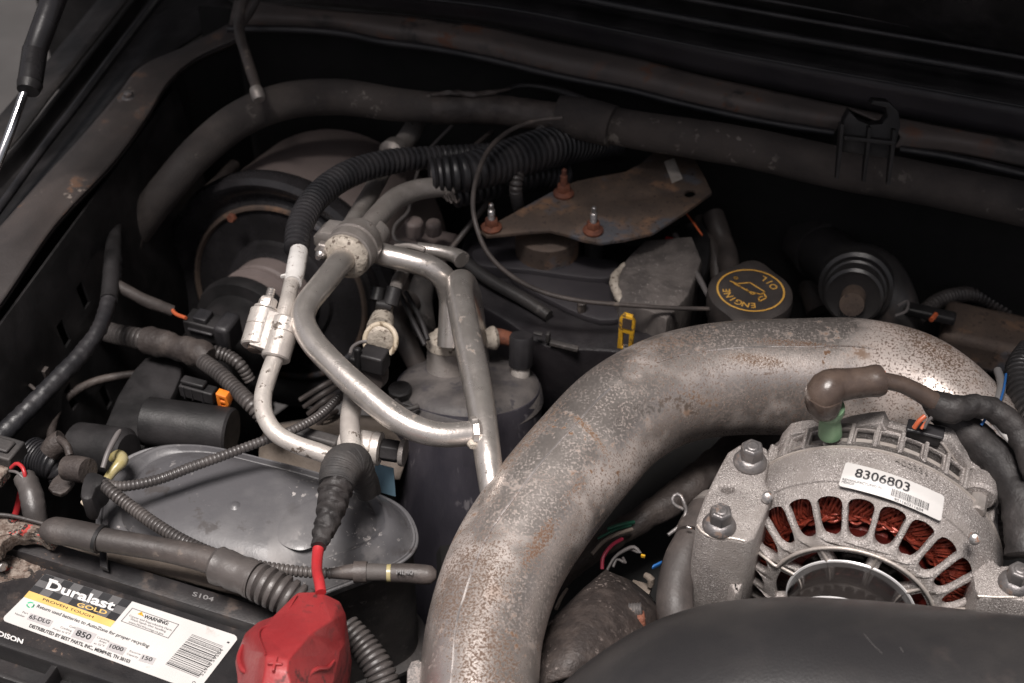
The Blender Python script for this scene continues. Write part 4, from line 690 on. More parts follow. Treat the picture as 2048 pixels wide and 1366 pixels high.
mk('side_nut', lathe(W(972, 678, -2.4), W(1000, 674, -2.4) - W(972, 678, -2.4), [(0, .006), (.004, .008), (.006, .008), (.008, .006)], 24), M['crust'], cn)

# ================================================================ left side: looms, relay box, small parts
T('taped_loom', join(loom([(190, 655, -5, 20), (230, 668, -4, 21), (265, 675, -3.6, 22), (300, 682, -3.4, 23)], 11, .12)), M['loomm'], 'short corrugated loom entering the tape wrap left of the booster plug', 'loom')
T('tape_wrap', tube([(292, 682, -3.2, 25), (320, 685, -3, 27), (350, 694, -2.8, 23), (385, 703, -2.6, 27), (410, 712, -2.4, 25), (420, 716, -2.4, 20)], seg=20, fn=wrap(.016, .12, .15, 120)), M['tape'], 'brown cloth tape wrap joining three looms on the left', 'tape wrap')
T('lower_loom', loom([(405, 722, -2.2, 17), (440, 748, -2, 17), (475, 782, -2, 17), (505, 812, -2, 17), (540, 850, -3, 16)], 9.5, .13), M['loomm'], 'corrugated loom running diagonally past the orange plug', 'loom')
T('upper_loom', loom([(425, 703, -2.6, 14), (455, 712, -2.8, 14), (480, 730, -3, 13), (500, 760, -4, 12)], 9, .13), M['loomm'], 'short thin corrugated loom above the diagonal loom', 'loom')
T('left_cable', tube([(228, 520, 0, 16), (224, 560, 0, 17), (216, 605, 0, 15), (200, 655, -.2, 15), (165, 705, -.5, 16), (115, 758, -.8, 17), (60, 815, -1.2, 18), (5, 868, -1.6, 19), (-60, 930, -2, 20)], seg=18, fn=wrap(.006, .14, .1, 300)), M['loomb'], 'thick twisted black cable sweeping down the left side', 'cable')
T('cable_sheath', tube([(232, 430, -1, 14), (228, 480, -.5, 15), (225, 530, .1, 18), (218, 600, .1, 17)], seg=18, fn=lump(60, .12)), M['plastic'], 'smooth black sheath above the twisted cable on the left', 'sheath')
T('brown_vacuum_tube', tube([(300, 745, -6, 8), (240, 752, -6, 8), (185, 765, -6, 8.5), (135, 795, -6, 9), (108, 840, -6, 9), (100, 905, -6, 9)], seg=14), M['tape'], 'thin brown tube curling in shadow beside the left cable', 'tube')
T('shadow_hose', tube([(250, 560, -6, 20), (200, 580, -6, 22), (165, 560, -6, 22), (140, 590, -6, 24), (170, 640, -7, 24), (215, 665, -7, 22)], seg=18), M['rubber'], 'curled rubber hose deep in shadow below the fender', 'hose')
T('rear_left_hose', tube([(290, 400, -3, 20), (275, 450, -3, 22), (258, 510, -4, 22), (250, 560, -5, 18)], seg=18, fn=lump(50, .1)), M['tape'], 'dim brown hose standing behind the left cable sheath', 'hose')
T('yellow_tag', bx(LF(243, 381, 0, CX, CZ, -CY), (-4, 4), (-10, 8), (-2, 2)), M['yellow'], 'tiny yellow tag in the dark behind the fender flange', 'tag', bevel=.0004)
T('pale_grommet', tube([(155, 560, -4, 6), (170, 545, -4, 10), (186, 535, -4, 7)], seg=12), M['booster'], 'pale oval grommet in shadow under the left fender', 'grommet')
bolt(W(86, 695, -2), (inw * -1 + CZ * .3), .0042, 'apron_bolt', None, fl=1.35, label='dim grey hex bolt on the dark left apron', cat='bolt')
T('apron_clip', join(bx(LF(78, 740, -2.5, CX, CZ, -CY), (-20, 20), (-12, 8), (-8, 8)), tube([(60, 770, -2, 4), (75, 780, -2, 4), (90, 765, -2, 4)], seg=8)), M['rubber'], 'small clip with wire loop below the bolt on the left apron', 'clip', bevel=.001)
rb = empty('relay_box', W(330, 860, -6), 'black rounded relay housing with flat mounting plate behind the air box', 'box')
mk('mounting_plate', hplate([[(290, 715), (330, 712), (365, 730), (350, 780), (325, 830), (300, 900), (210, 880), (222, 820), (250, 765)]], -4.5, 1.5, .002, smooth=2), M['plastic'], rb)
ra, rbb = W(292, 842, -3.2), W(478, 868, -3.2)
mk('housing', lathe(ra, rbb - ra, [(0, .0135), (.001, .0155), (.055, .0158), (.0565, .0145)], 40), M['plastic'], rb)
mk('housing_lid', bx(LF(385, 812, -2.8, (rbb - ra), CY, CZ), (-92, 84), (-30, 10), (-30, 3)), M['plastic'], rb, bevel=.003)
oc2 = empty('orange_lock_connector', W(410, 785, -1), 'black two row plug with a bright orange lock above the relay housing', 'connector')
f = LF(405, 782, -1.6, CX, CZ, -CY)
mk('plug_body', join(bx(f, (-46, 30), (-18, 12), (-12, 14)), bx(f, (-42, 10), (14, 24), (-10, 10))), M['plastic'], oc2, bevel=.001)
mk('plug_rib', join(*[bx(f, (a, a + 3), (-20, 14), (14, 16)) for a in (-36, -18, 6)]), M['loomb'], oc2, bevel=.0003)
vf = plate2d([[(a * .001, b * .001) for a, b in ((-12, -20), (8, -18), (15, 0), (10, 18), (-12, 20))], [(a * .001, b * .001) for a, b in ((-4, -12), (5, -10), (6, -3), (-4, -3))], [(a * .001, b * .001) for a, b in ((-4, 12), (5, 10), (6, 3), (-4, 3))]], .018, .0015)
mk('lock_tab', mapped(vf, lambda a, b, c: f(a * 1000 + 48, b * 1000 - 8, c * 1000)), M['orange'], oc2)
T('dark_frame_rail', loft([[(540, 860, -9), (700, 840, -9), (840, 860, -9)], [(520, 900, -7), (700, 890, -7), (820, 900, -7)], [(520, 960, -8), (700, 960, -8), (800, 960, -8)]], 5, 4), M['brown'], 'dirty brown frame rail deep beneath the pipes', 'rail', solid=.004)
T('spring_coils', join(*[tube([(600 + 8 * i, 800 + 14 * i, -8, 5), (650, 770 + 16 * i, -7, 6), (690 - 4 * i, 750 + 18 * i, -8, 5)], seg=8) for i in range(5)]), M['rubber'], 'dull dark ribs in shadow between loom and liquid line', 'ribs')
# lower-left clutter
T('left_plug', join(bx(LF(20, 905, 1.2, CX, CY, CZ), (-50, 18), (-26, 30), (-24, 10)), bx(LF(20, 905, 1.2, CX, CY, CZ), (-40, 6), (-14, 18), (10, 18))), M['dusty'], 'grey dusty plug at the left edge of the picture above the battery clamp', 'plug', bevel=.0018)
T('left_plug', join(bx(LF(-2, 950, 1.4, CX, CY, CZ), (-30, 14), (-18, 20), (-20, 10))), M['grit'], 'rough brown plug below the dusty one at the left edge', 'plug', bevel=.0018)
T('red_wire', tube([(22, 936, 1.8, 4), (34, 927, 2.2, 4.2), (46, 936, 2.2, 4.2), (50, 950, 2, 4.2), (52, 975, 1, 4)], seg=10), M['redwire'], 'bright red wire looping out of the left plug', 'wire')
T('pink_wire', tube([(20, 942, 1.6, 3), (36, 946, 2, 3), (50, 960, 1.8, 3), (60, 985, .5, 3)], seg=8), M['wgrey'], 'grey wire beside the red loop at the left edge', 'wire')
T('dark_red_cable', tube([(42, 985, -1, 7), (34, 1020, -2, 7), (20, 1060, -3, 7)], seg=12), M['redwire'], 'dull red cable dropping in shadow above the battery clamp', 'cable')
T('wire_bundle_sleeve', tube([(50, 955, 1.4, 20), (62, 985, 1.2, 22), (68, 1015, .8, 22), (72, 1050, 0, 21), (76, 1080, -1, 20)], seg=18, fn=wrap(.0045, .16, .12, 200)), M['loomm'], 'ribbed black sleeve standing under the red wire', 'sleeve')
T('pipe_clip', join(tube([(100, 905, -1, 22), (112, 890, -.6, 24), (126, 882, -.4, 24)], seg=20), tube([(118, 878, 0, 8), (134, 892, .2, 8), (140, 912, 0, 8)], seg=10)), M['tape'], 'brown curved pipe clip above the black loom clamp', 'clip')
T('black_corrugated_elbow', loom([(60, 905, -3, 34), (90, 920, -3, 36), (120, 935, -3, 34), (130, 960, -4, 30)], 8, .1), M['loomb'], 'fat black corrugated elbow in shadow behind the loom clamp', 'corrugated elbow')
T('loom_clamp_band', join(tube([(134, 936, 1.2, 25), (155, 938, 1.4, 27), (176, 942, 1.6, 26)], seg=22), hplate([[(96, 975), (120, 945), (150, 950), (140, 975), (120, 988)]], .2, .3, .0006, smooth=2)), M['tape'], 'brown band wrapped round the loom beside the black clamp', 'band')
lc = empty('loom_clamp', W(185, 960, 0), 'black plastic clamp gripping two looms at the corner of the air box', 'clamp')
mk('clamp_body', hplate([[(160, 985), (166, 955), (178, 942), (196, 944), (210, 952), (202, 968), (192, 975), (184, 996), (166, 998)]], 2.6, 1.8, .0022, smooth=2), M['plastic'], lc)
mk('clamp_foot', bx(LF(185, 985, 1, CX, CY, CZ), (-22, 18), (-16, 8), (-30, 0)), M['plastic'], lc, bevel=.002)
T('yellowed_elbow_tube', tube([(215, 958, .6, 9), (228, 940, .9, 10), (244, 922, 1, 13), (238, 912, .8, 13), (226, 916, .3, 10)], seg=16), M['tan'], 'yellowed translucent elbow tube beside the air box', 'tube')
T('grey_blue_pin', tube([(206, 936, 1.6, 5.5), (216, 905, 2, 5.5), (238, 864, 2.2, 5), (241, 860, 2.2, 3)], seg=12), M['wgrey'], 'slender grey pin pointing up beside the yellowed tube', 'pin')
T('black_pump_body', join(lathe(W(205, 900, -3.5), (CX + CZ * .2), [(-.02, .013), (-.018, .0155), (.016, .0155), (.02, .012)], 28)), M['plastic'], 'round black body in shadow left of the relay housing', 'pump')
T('cream_stub', tube([(166, 1004, .2, 5), (172, 1010, .4, 5)], seg=10), M['cream'], 'tiny cream stub under the loom clamp', 'stub')

# ================================================================ air box
ab = empty('air_box', W(520, 1080, -12), 'large oval grey plastic air filter housing with dusty domed lid', 'air filter housing')
outl = [(196, 1015), (205, 965), (238, 925), (295, 898), (360, 893), (430, 900), (540, 926), (660, 957), (760, 990), (812, 1022), (834, 1068), (824, 1105), (780, 1135), (700, 1165), (620, 1195), (560, 1212), (470, 1195), (360, 1168), (270, 1135), (200, 1090)]
mk('lid', dome(outl, -1.8, [(1.0, -2.3), (1.0, -1.9), (.988, -1.7), (.975, -1.75), (.966, -1.95), (.945, -1.7), (.91, -1.2), (.87, -.8), (.835, -.6), (.815, -.62), (.79, -.85), (.765, -.9), (.72, -.55), (.62, -.15), (.5, .05), (.3, .16), (.12, .2), (.02, .2)], 8, skirt=[(.93, -2.9), (.985, -2.5)]), M['airbox'], ab)
_o = [W(x, y, -1.8) for x, y in outl]; _o = closed_smooth([(p.x, p.y) for p in _o], 8)
_cx, _cy = sum(p[0] for p in _o) / len(_o), sum(p[1] for p in _o) / len(_o)
mk('rim_bead', sweep([(_cx + (p[0] - _cx) * .997, _cy + (p[1] - _cy) * .997, -.0188, .0011) for p in _o[::2] + _o[:1]], seg=8, step=.002), M['airbox'], ab)
mk('lid_boss', lathe(W(470, 1012, .15), CZ, [(-.001, .0036), (.0004, .0034), (.001, .0022), (.0014, .0016), (.0015, .0004)], 18), M['airbox'], ab)
mk('lower_tub', dome(outl, -3, [(.93, -2.8), (.93, -2.85)], 8, skirt=[(.88, -22), (.96, -13.5), (1.03, -13.2), (1.03, -12.9), (.96, -12.7), (.97, -5), (.97, -3)]), M['dusty'], ab)
mk('raised_patch', dome([(545, 1030), (590, 1000), (640, 990), (650, 1030), (640, 1080), (600, 1100), (555, 1080)], 0, [(1, -.02), (.93, .06), (.6, .17), (.1, .2)], 8), M['airbox'], ab)
T('dusty_trim_strip', loft([[(120, 1092, -1.0), (220, 1098, -.6), (330, 1118, -.4), (440, 1148, -.4), (560, 1188, -.6)], [(130, 1112, -.3), (220, 1130, -.2), (330, 1155, -.2), (440, 1184, -.2), (560, 1216, -.3)]], 8, 4), M['brown'], 'brown dusty plastic strip between the air box and the battery', 'trim', solid=.003)
T('side_loom', loom([(690, 782, 1.5, 9), (640, 830, 2, 9.5), (590, 858, 2.4, 9.5), (520, 884, 2.4, 10), (450, 910, 2.2, 10.5), (380, 935, 2, 11), (320, 958, 1.8, 11), (262, 971, 1.8, 11), (228, 972, 1.8, 11), (204, 962, 1.8, 10)], 8.3, .08, seg=18), M['loomm'], 'thin corrugated loom rising across the back of the air box', 'loom')
def lp_(z): return lambda x, y: W(x, y, z)
fl_ = empty('front_loom', W(480, 1120, 1), 'long corrugated loom crossing the air box to a rubber capped plug', 'loom')
mk('tube', loom([(200, 962, 2.2, 12), (225, 985, 2.2, 13), (260, 1012, 2.0, 13.5), (310, 1048, 2.0, 13.5), (370, 1083, 2.0, 13), (435, 1110, 2.0, 12.5), (510, 1130, 1.8, 12), (590, 1142, 1.6, 12), (665, 1147, 1.4, 11)], 9.3, .14, seg=22), M['loomm'], fl_)
mk('boot', sweep(PX([(660, 1147, 1.4, 10), (675, 1146, 1.4, 12), (700, 1144, 1.4, 16), (722, 1144, 1.4, 18)]), seg=24), M['rubber'], fl_)
mk('boot_ring', tube([(708, 1144, 1.4, 22), (734, 1144, 1.4, 22)], seg=24), M['rubber'], fl_)
mk('barrel', tube([(733, 1144, 1.4, 18), (775, 1145, 1.4, 17), (785, 1146, 1.4, 17)], seg=24), M['dusty'], fl_)
mk('seal_bead', tube([(774, 1146, 1.4, 17.8), (782, 1146, 1.4, 17.8)], seg=20), M['tan'], fl_)
mk('cap', tube([(783, 1146, 1.4, 19), (800, 1146, 1.4, 19.5), (850, 1149, 1.4, 20), (866, 1150, 1.4, 17), (873, 1150, 1.4, 9)], seg=24), M['rubber'], fl_)

mk('moulded_code', textfit('ML40', lp_(2.02), (792, 1148), (826, 1149), 9, up=(0, -1), bold=.02), M['gband'], fl_, sharp=0)
# braided sleeve, tape wrap, red lead
bs_ = empty('taped_lead', W(660, 1050, 3), 'tape wrapped cable with braided sleeve on top and red wire below', 'cable')
mk('braided_sleeve', tube([(735, 985, 1.5, 22), (722, 950, 3, 30), (705, 925, 4.2, 38), (688, 930, 4.6, 42), (678, 950, 4.6, 40), (673, 972, 4.5, 36)], seg=40, step=.0006, fn=lambda s, a, r, L: r * (1 + .035 * math.sin(a * 20 + s * 3000) * math.sin(a * 20 - s * 3000))), M['mesh'], bs_)
mk('braided_sleeve', tube([(705, 935, 3.4, 30), (735, 955, 2.2, 20), (755, 985, .8, 8)], seg=40, step=.0006, fn=lambda s, a, r, L: r * (1 + .035 * math.sin(a * 18 + s * 3000) * math.sin(a * 18 - s * 3000))), M['mesh'], bs_)
mk('tape_wrap', tube([(680, 948, 4.6, 30), (672, 975, 4.5, 30), (664, 1005, 4.4, 28), (656, 1040, 4.3, 23), (646, 1066, 4.2, 20), (641, 1082, 4.2, 15), (638, 1094, 4.2, 14)], seg=36, step=.0008, fn=wrap(.0068, .20, .20, 260)), M['btape'], bs_)
mk('red_wire', tube([(639, 1084, 4.1, 12), (635, 1110, 4, 11.5), (634, 1140, 4.2, 11), (639, 1165, 4.6, 11), (642, 1185, 4.6, 11)], seg=20), M['redwire'], bs_)

# ================================================================ battery
BP = W(140, 1122, 0)
bt = empty('battery', BP - CZ * .17, 'black car battery with white and checkered brand label on its top', 'battery')
def BL(x, y, z=0):
    p = W(x, y, z) - BP; return p.dot(CX), p.dot(CY)
def BW(u, v, z=0): return Vector((BP.x, BP.y, 0)) + CX * u + CY * v + CZ * z * .01
ru = BL(690, 1290)[0]
lo_ = plate2d([[(-.16, -.2), (ru, -.2), (ru, 0), (-.16, 0)]], .17, .004)
mk('case', mapped(lo_, lambda a, b, c: BW(a, b, -8.5 + c * 100)), M['batt'], bt)
rim = plate2d([[(-.16, -.009), (ru, -.009), (ru, .003), (-.16, .003)]], .012, .0015)
mk('top_ledge', mapped(rim, lambda a, b, c: BW(a, b, .25 + c * 100)), M['batt'], bt)
rim = plate2d([[(-.0, -.001), (ru, -.001), (ru, .006), (-.0, .006)]], .008, .0015)
mk('edge_rail', mapped(rim, lambda a, b, c: BW(a, b, -.1 + c * 100)), M['plastic'], bt)
# vent cover grille in the near corner
gx0, gy0 = BL(-40, 1277, .6); gx1, gy1 = BL(332, 1388, .6); gy = (gy0 + gy1) / 2
vf = plate2d([[(-.16, gy - .10), (gx1, gy - .10), (gx1, gy), (-.16, gy)], [(-.15, gy - .095), (gx1 - .006, gy - .095), (gx1 - .006, gy - .0055), (-.15, gy - .0055)]], .016, .0018)
mk('vent_cover_frame', mapped(vf, lambda a, b, c: BW(a, b, .5 + c * 100)), M['snork'], bt)
gux = BL(112, 1345, .6)[0]
mk('vent_cover_rib', mapped(plate2d([[(gux - .002, gy - .09), (gux + .0015, gy - .09), (gux + .0015, gy - .005), (gux - .002, gy - .005)]], .012, .001), lambda a, b, c: BW(a, b, .5 + c * 100)), M['snork'], bt)
for k in range(5):
    mk('vent_cover_rib', mapped(plate2d([[(-.15, -.0015), (gx1 - .006, -.0015), (gx1 - .006, .0015), (-.15, .0015)]], .006, .0008), lambda a, b, c, k=k: BW(a, b + gy - .017 - .009 * k, .45 + c * 100)), M['snork'], bt)
ps_ = lathe(BW(gux + .012, gy - .022, 0), CZ, [(0, .009), (.004, .0088), (.005, .007), (.0035, .006), (.0035, .002)], 28)
mk('vent_plug', ps_, M['plastic'], bt)
def zp(zx, zy): return (zx / 4.267, 1120 + zy / 4.267)
def lp(z): return lambda x, y: W(x, y, z)
def Z4(pts): return [zp(*p) for p in pts]
def lpoly(pts, z): return poly([(p) for p in Z4(pts)], lp(z))
lab = mk('label', poly(Z4([(30, 500), (38, 480), (205, 315), (250, 262), (985, 520), (1128, 352), (2000, 638), (2020, 655), (2023, 680), (1690, 1115), (1450, 1040), (60, 530), (38, 520)]), lp(.06)), M['paper'], bt, sharp=0)
e0 = Z4([(250, 262), (372, 128), (395, 118), (1128, 352), (985, 522)])
mk('dark_panel', poly(e0, lp(.065)), M['cgrey'], lab, sharp=0)
# checkers
def quad(a, b, c, d, s, t):  # bilinear
    return ((1 - t) * ((1 - s) * a[0] + s * b[0]) + t * ((1 - s) * d[0] + s * c[0]), (1 - t) * ((1 - s) * a[1] + s * b[1]) + t * ((1 - s) * d[1] + s * c[1]))
qa, qb, qc, qd = (250, 262), (985, 522), (1128, 352), (385, 118); mc = MB()
for i in range(9):
    for j in range(3):
        if (i + j) % 2 == 0:
            pts = [quad(qa, qb, qc, qd, (i + s) / 9, (j + t) / 3) for s, t in ((0, 0), (1, 0), (1, 1), (0, 1))]
            mc.add([W(*zp(*p), .07) for p in pts], [(0, 1, 2, 3)])
mk('checkers', mc, M['ink'], lab, sharp=0)
mk('amber_band', lpoly([(205, 315), (250, 262), (985, 522), (942, 572)], .07), M['lyellow'], lab, sharp=0)
fn = lp(.08)
def tx(s, x0, y0, x1, y1, h, **k): return textfit(s, fn, zp(x0, y0), zp(x1, y1), h / 4.267, **k)
mk('brand_lettering', tx('Duralast', 388, 240, 968, 432, 82, up=(.35, -1), bold=.03, shear=.1, spacing=1.0), M['inkw'], lab, sharp=0)
mk('brand_bar', poly(Z4([(425, 156), (500, 180), (492, 196), (417, 172)]), lp(.082)), M['inkw'], lab, sharp=0)
mk('gold_lettering', tx('GOLD', 652, 392, 905, 465, 36, bold=.02, up=(.5, -1)), M['lyellow'], lab, sharp=0)
dk = join(tx('PROVEN TOUGH', 362, 342, 792, 496, 22, bold=.01), tx('Return used batteries to AutoZone for proper recycling', 310, 402, 1268, 748, 30, shear=.15, bold=.012),
  tx('DISTRIBUTED BY BEST PARTS, INC., MEMPHIS, TN 38103', 246, 570, 1102, 880, 31, bold=.03))
bk = [((228, 505), (262, 452), (456, 520), (420, 575)), ((605, 655), (655, 570), (828, 632), (772, 712)), ((902, 760), (938, 695), (1085, 750), (1045, 815)), ((1180, 858), (1215, 800), (1335, 838), (1300, 895))]
mk('value_boxes', join(*[poly(Z4(b), lp(.07)) for b in bk]), M['lgrey'], lab, sharp=0)
dk = join(dk, tx('65-DLG', 245, 495, 418, 546, 38, bold=.02), tx('850', 640, 638, 765, 682, 52, bold=.025), tx('1000', 930, 745, 1045, 780, 36, bold=.02), tx('150', 1208, 842, 1292, 866, 36, bold=.02), tx('WARNING:', 1225, 492, 1432, 556, 32, bold=.03, shear=.1))
mk('black_lettering', dk, M['ink'], lab, sharp=0)
gy_ = join(tx('Part', 190, 450, 236, 464, 18), tx('Number', 125, 462, 208, 490, 18), tx('Cold', 588, 570, 640, 586, 18), tx('Cranking', 513, 578, 608, 612, 18), tx('Amps at 0°F', 445, 588, 596, 640, 18),
  tx('Cranking', 825, 665, 930, 698, 18), tx('Amps', 842, 694, 905, 714, 18), tx('at 32°F', 798, 714, 888, 742, 18), tx('Reserve', 1103, 782, 1196, 812, 18), tx('Capacity', 1078, 804, 1176, 838, 18),
  tx('Cancer and Reproductive Harm', 1100, 480, 1462, 606, 19), tx('Wash hands after handling', 1108, 508, 1412, 616, 19), tx('www.P65Warnings.ca.gov', 1094, 532, 1392, 640, 19))
gy_.add(*(lambda m: (m.v, m.f))(stroke(Z4([(1130, 410), (1525, 550), (1435, 665), (1035, 520)]), 1.3, lp(.08), True)))
mk('small_print', gy_, M['greyink'], lab, sharp=0)
mk('warning_triangle', lpoly([(1172, 460), (1210, 440), (1228, 482)], .078), M['yellow'], lab, sharp=0)
mk('warning_mark', stroke(Z4([(1206, 452), (1198, 464)]), 1.0, lp(.084)), M['ink'], lab, sharp=0)
rc = MB()
for k in range(3):
    a = [R(90 + 120 * k + d) for d in (-40, -10, 20, 42)]
    m_ = stroke([zp(260 + 30 * math.cos(q), 382 - 22 * math.sin(q)) for q in a], 2.4, lp(.08)); rc.add(m_.v, m_.f)
mk('recycling_symbol', rc, M['lgreen'], lab, sharp=0)
# barcode
rnd = random.Random(4); mbc = MB(); t_ = 0.0
ba, bb_, bcq, bdq = (1640, 632), (1905, 735), (1690, 1008), (1408, 893)
while t_ < .985:
    wd = rnd.choice((.010, .018, .03)); t2 = min(1, t_ + wd)
    pts = [quad(ba, bb_, bcq, bdq, 0, t_), quad(ba, bb_, bcq, bdq, 1, t_), quad(ba, bb_, bcq, bdq, 1, t2), quad(ba, bb_, bcq, bdq, 0, t2)]
    mbc.add([W(*zp(*p), .08) for p in pts], [(0, 1, 2, 3)]); t_ = t2 + rnd.choice((.016, .024, .034))
mk('barcode', mbc, M['ink'], lab, sharp=0)
mk('barcode_digits', join(tx('52948', 1728, 990, 1812, 885, 30, up=(-1, -.36)), tx('59584', 1822, 872, 1908, 766, 30, up=(-1, -.36)), tx('1', 1952, 712, 1962, 700, 20, up=(-1, -.36)), tx('0', 1660, 1062, 1676, 1040, 30, up=(-1, -.36))), M['ink'], lab, sharp=0)
mk('side_lettering', textfit('MADISON', lp(.07), zp(-120, 606), zp(190, 718), 10, up=(.3, -1), bold=.03), M['inkw'], bt, sharp=0)
zf = lambda x, y: W(x, y, .88)
mk('embossed_code', textfit('S104', zf, (384, 1191), (426, 1203), 9, up=(.4, -1), bold=.02), M['greyink'], bt, sharp=0)
mk('terminal_dirt', rock(dome([(-60, 1110), (-20, 1085), (40, 1092), (95, 1112), (70, 1150), (10, 1165), (-60, 1180)], .02, [(1, -.1), (.9, .04), (.7, .12), (.4, .2), (.1, .25)], 6), .0012, 600), M['grit'], bt)
cp = empty('battery_clamp', W(20, 1060, 2), 'corroded battery clamp crusted with grit at the left edge', 'battery clamp')
gm = hplate([[(-60, 1035), (-20, 1030), (20, 1031), (60, 1040), (104, 1050), (102, 1078), (62, 1066), (30, 1068), (8, 1080), (-6, 1098), (-60, 1110)]], 2.2, 1.0, .0012, smooth=3)
mk('clamp_bar', rock(gm, .0012, 500), M['grit'], cp)
mk('clamp_rim', tube([(-40, 1030, 2.5, 4), (10, 1030, 2.5, 4), (60, 1040, 2.5, 4), (110, 1054, 2.4, 4)], seg=8), M['rubber'], cp)
mk('clamp_bolt', stud(W(-4, 1128, .6), (-CY * .3 + CX * .9 + CZ * .3), .0028, .006), M['zinc'], cp)
cbl = empty('battery_cable', W(320, 1100, 2), 'thick black battery cable with boot and corrugated end crossing to the red terminal cover', 'cable')
mk('boot', tube([(92, 1054, 3, 20), (100, 1058, 3, 27), (150, 1067, 3, 29), (190, 1076, 3, 30), (202, 1078, 3, 30)], seg=24, flat=.85), M['rubber'], cbl)
mk('boot_ring', tube([(197, 1077, 3, 31), (204, 1079, 3, 31)], seg=24, flat=.85), M['plastic'], cbl)
mk('boot_strap', hplate([[(198, 1098), (212, 1098), (216, 1138), (200, 1132)]], 1.4, .3, .0006), M['plastic'], cbl)
mk('sheath', tube([(200, 1078, 3, 24), (260, 1088, 3, 24), (330, 1100, 3, 24), (400, 1115, 3, 26), (450, 1132, 3, 27)], seg=24, fn=lump(40, .03)), M['rubber'], cbl)
mk('taped_section', tube([(428, 1127, 3, 30), (434, 1129, 3, 36), (460, 1140, 3, 36), (500, 1156, 3, 37), (512, 1161, 3, 38)], seg=28, fn=wrap(.003, .07, .05, 300)), M['loomm'], cbl)
mk('corrugated_end', loom([(498, 1156, 3, 38), (530, 1170, 3, 40), (565, 1188, 2.8, 40), (605, 1212, 2.4, 40), (650, 1240, 2, 38)], 17, .10, seg=28), M['loomm'], cbl)
T('lower_loom_bundle', loom([(690, 1250, 0, 28), (725, 1290, -.5, 30), (755, 1335, -1, 32), (780, 1400, -2, 32)], 12, .08, seg=22), M['loomm'], 'dark ribbed loom descending right of the red terminal cover', 'loom')
# red terminal cover
rd = empty('terminal_cover', W(585, 1300, 1), 'red rubber battery terminal cover moulded with a plus sign', 'terminal cover')
V = {}
def vv(k, x, y, z): V[k] = W(x, y, z)
top = [('a', 594, 1184, 4.4), ('b', 640, 1183, 4.4), ('c', 680, 1202, 4.0), ('d', 692, 1228, 3.6), ('e', 690, 1286, 3.0), ('f', 680, 1306, 3.4), ('g', 664, 1380, 3.0), ('h', 650, 1440, 3.0), ('i', 480, 1440, 2.8), ('j', 474, 1348, 3.0), ('k', 470, 1322, 3.0), ('l', 477, 1298, 3.2), ('m', 490, 1266, 3.6), ('n', 517, 1243, 3.8), ('o', 563, 1226, 4.2)]
cen = [('p', 622, 1268, 5.9), ('q', 578, 1318, 6.5), ('r', 531, 1310, 6.4), ('s', 520, 1258, 5.2), ('t', 575, 1344, 6.4), ('u', 530, 1338, 6.3), ('w', 606, 1440, 5.2), ('x', 510, 1440, 5.0), ('y', 665, 1240, 5.0)]
names = [t[0] for t in top] + [t[0] for t in cen]
pts = [W(*t[1:]) for t in top + cen]; ix = {n: i for i, n in enumerate(names)}
fc = ['abyps', 'aso', 'bcy', 'cdy', 'dey', 'eyp', 'efp', 'fgwtqp', 'ghw', 'sprq'[::-1], 'rqtu', 'utwx', 'xwhi', 'ijux', 'jkru', 'klr', 'lmsr', 'mns', 'nos', 'rsq'[:0], 'ju'[:0]]
fc = ['abyp', 'aps', 'aso', 'bcy', 'cdy', 'dey', 'eyp', 'efp', 'fqp', 'fgtq', 'gwt', 'ghw', 'spq', 'sqr', 'rqtu', 'utwx', 'ijux'[::-1], 'jkru'[::-1], 'klr'[::-1], 'lmsr'[::-1], 'mns'[::-1], 'nos'[::-1]]
faces = [tuple(ix[c] for c in s) for s in fc]
ntop = len(top); base = [(p.x, p.y, -.002) for p in pts[:ntop]]
cxm = sum(p[0] for p in base) / ntop; cym = sum(p[1] for p in base) / ntop
base = [((p[0] - cxm) * 1.0 + cxm, (p[1] - cym) * 1.0 + cym, p[2]) for p in base]
allv = [tuple(p) for p in pts] + base; nb = len(pts)
for i in range(ntop): faces.append((i, (i + 1) % ntop, nb + (i + 1) % ntop, nb + i))
me_ = MB().add(allv, faces); bm = bmesh.new(); tmp = bpy.data.meshes.new('t'); tmp.from_pydata(me_.v, [], me_.f); bm.from_mesh(tmp); bmesh.ops.recalc_face_normals(bm, faces=bm.faces)
bmesh.ops.bevel(bm, geom=[e for e in bm.edges], offset=.0009, segments=3, profile=.5, affect='EDGES', clamp_overlap=True)
me_ = MB().add([v.co[:] for v in bm.verts], [tuple(v.index for v in f_.verts) for f_ in bm.faces]); bm.free()
mk('cover', me_, M['red'], rd, sharp=50)
f = LF(550, 1328, 6.45, (1, -.10, 0), (.1, 1, 0), (0, 0, 1))
mk('plus_sign', join(bx(f, (-15, 15), (-2.8, 2.8), (-9, 4.5)), bx(f, (-2.8, 2.8), (-17, 17), (-9, 4.7))), M['red'], rd, bevel=.0003)
mk('side_rib', tube([(486, 1290, 3.6, 3), (478, 1312, 3.6, 5), (484, 1338, 3.8, 6), (502, 1352, 4.0, 5), (508, 1400, 4.2, 5)], seg=14), M['red'], rd)
mk('side_rib', tube([(612, 1400, 4.6, 4), (616, 1352, 4.8, 5), (634, 1338, 4.6, 5), (656, 1336, 4.0, 4), (668, 1322, 3.6, 3)], seg=14), M['red'], rd)
mk('mould_seam', tube([(594, 1190, 4.7, 2), (560, 1240, 5.0, 2), (521, 1259, 5.3, 2.4), (531, 1308, 6.45, 2.2)], seg=8), M['red'], rd)
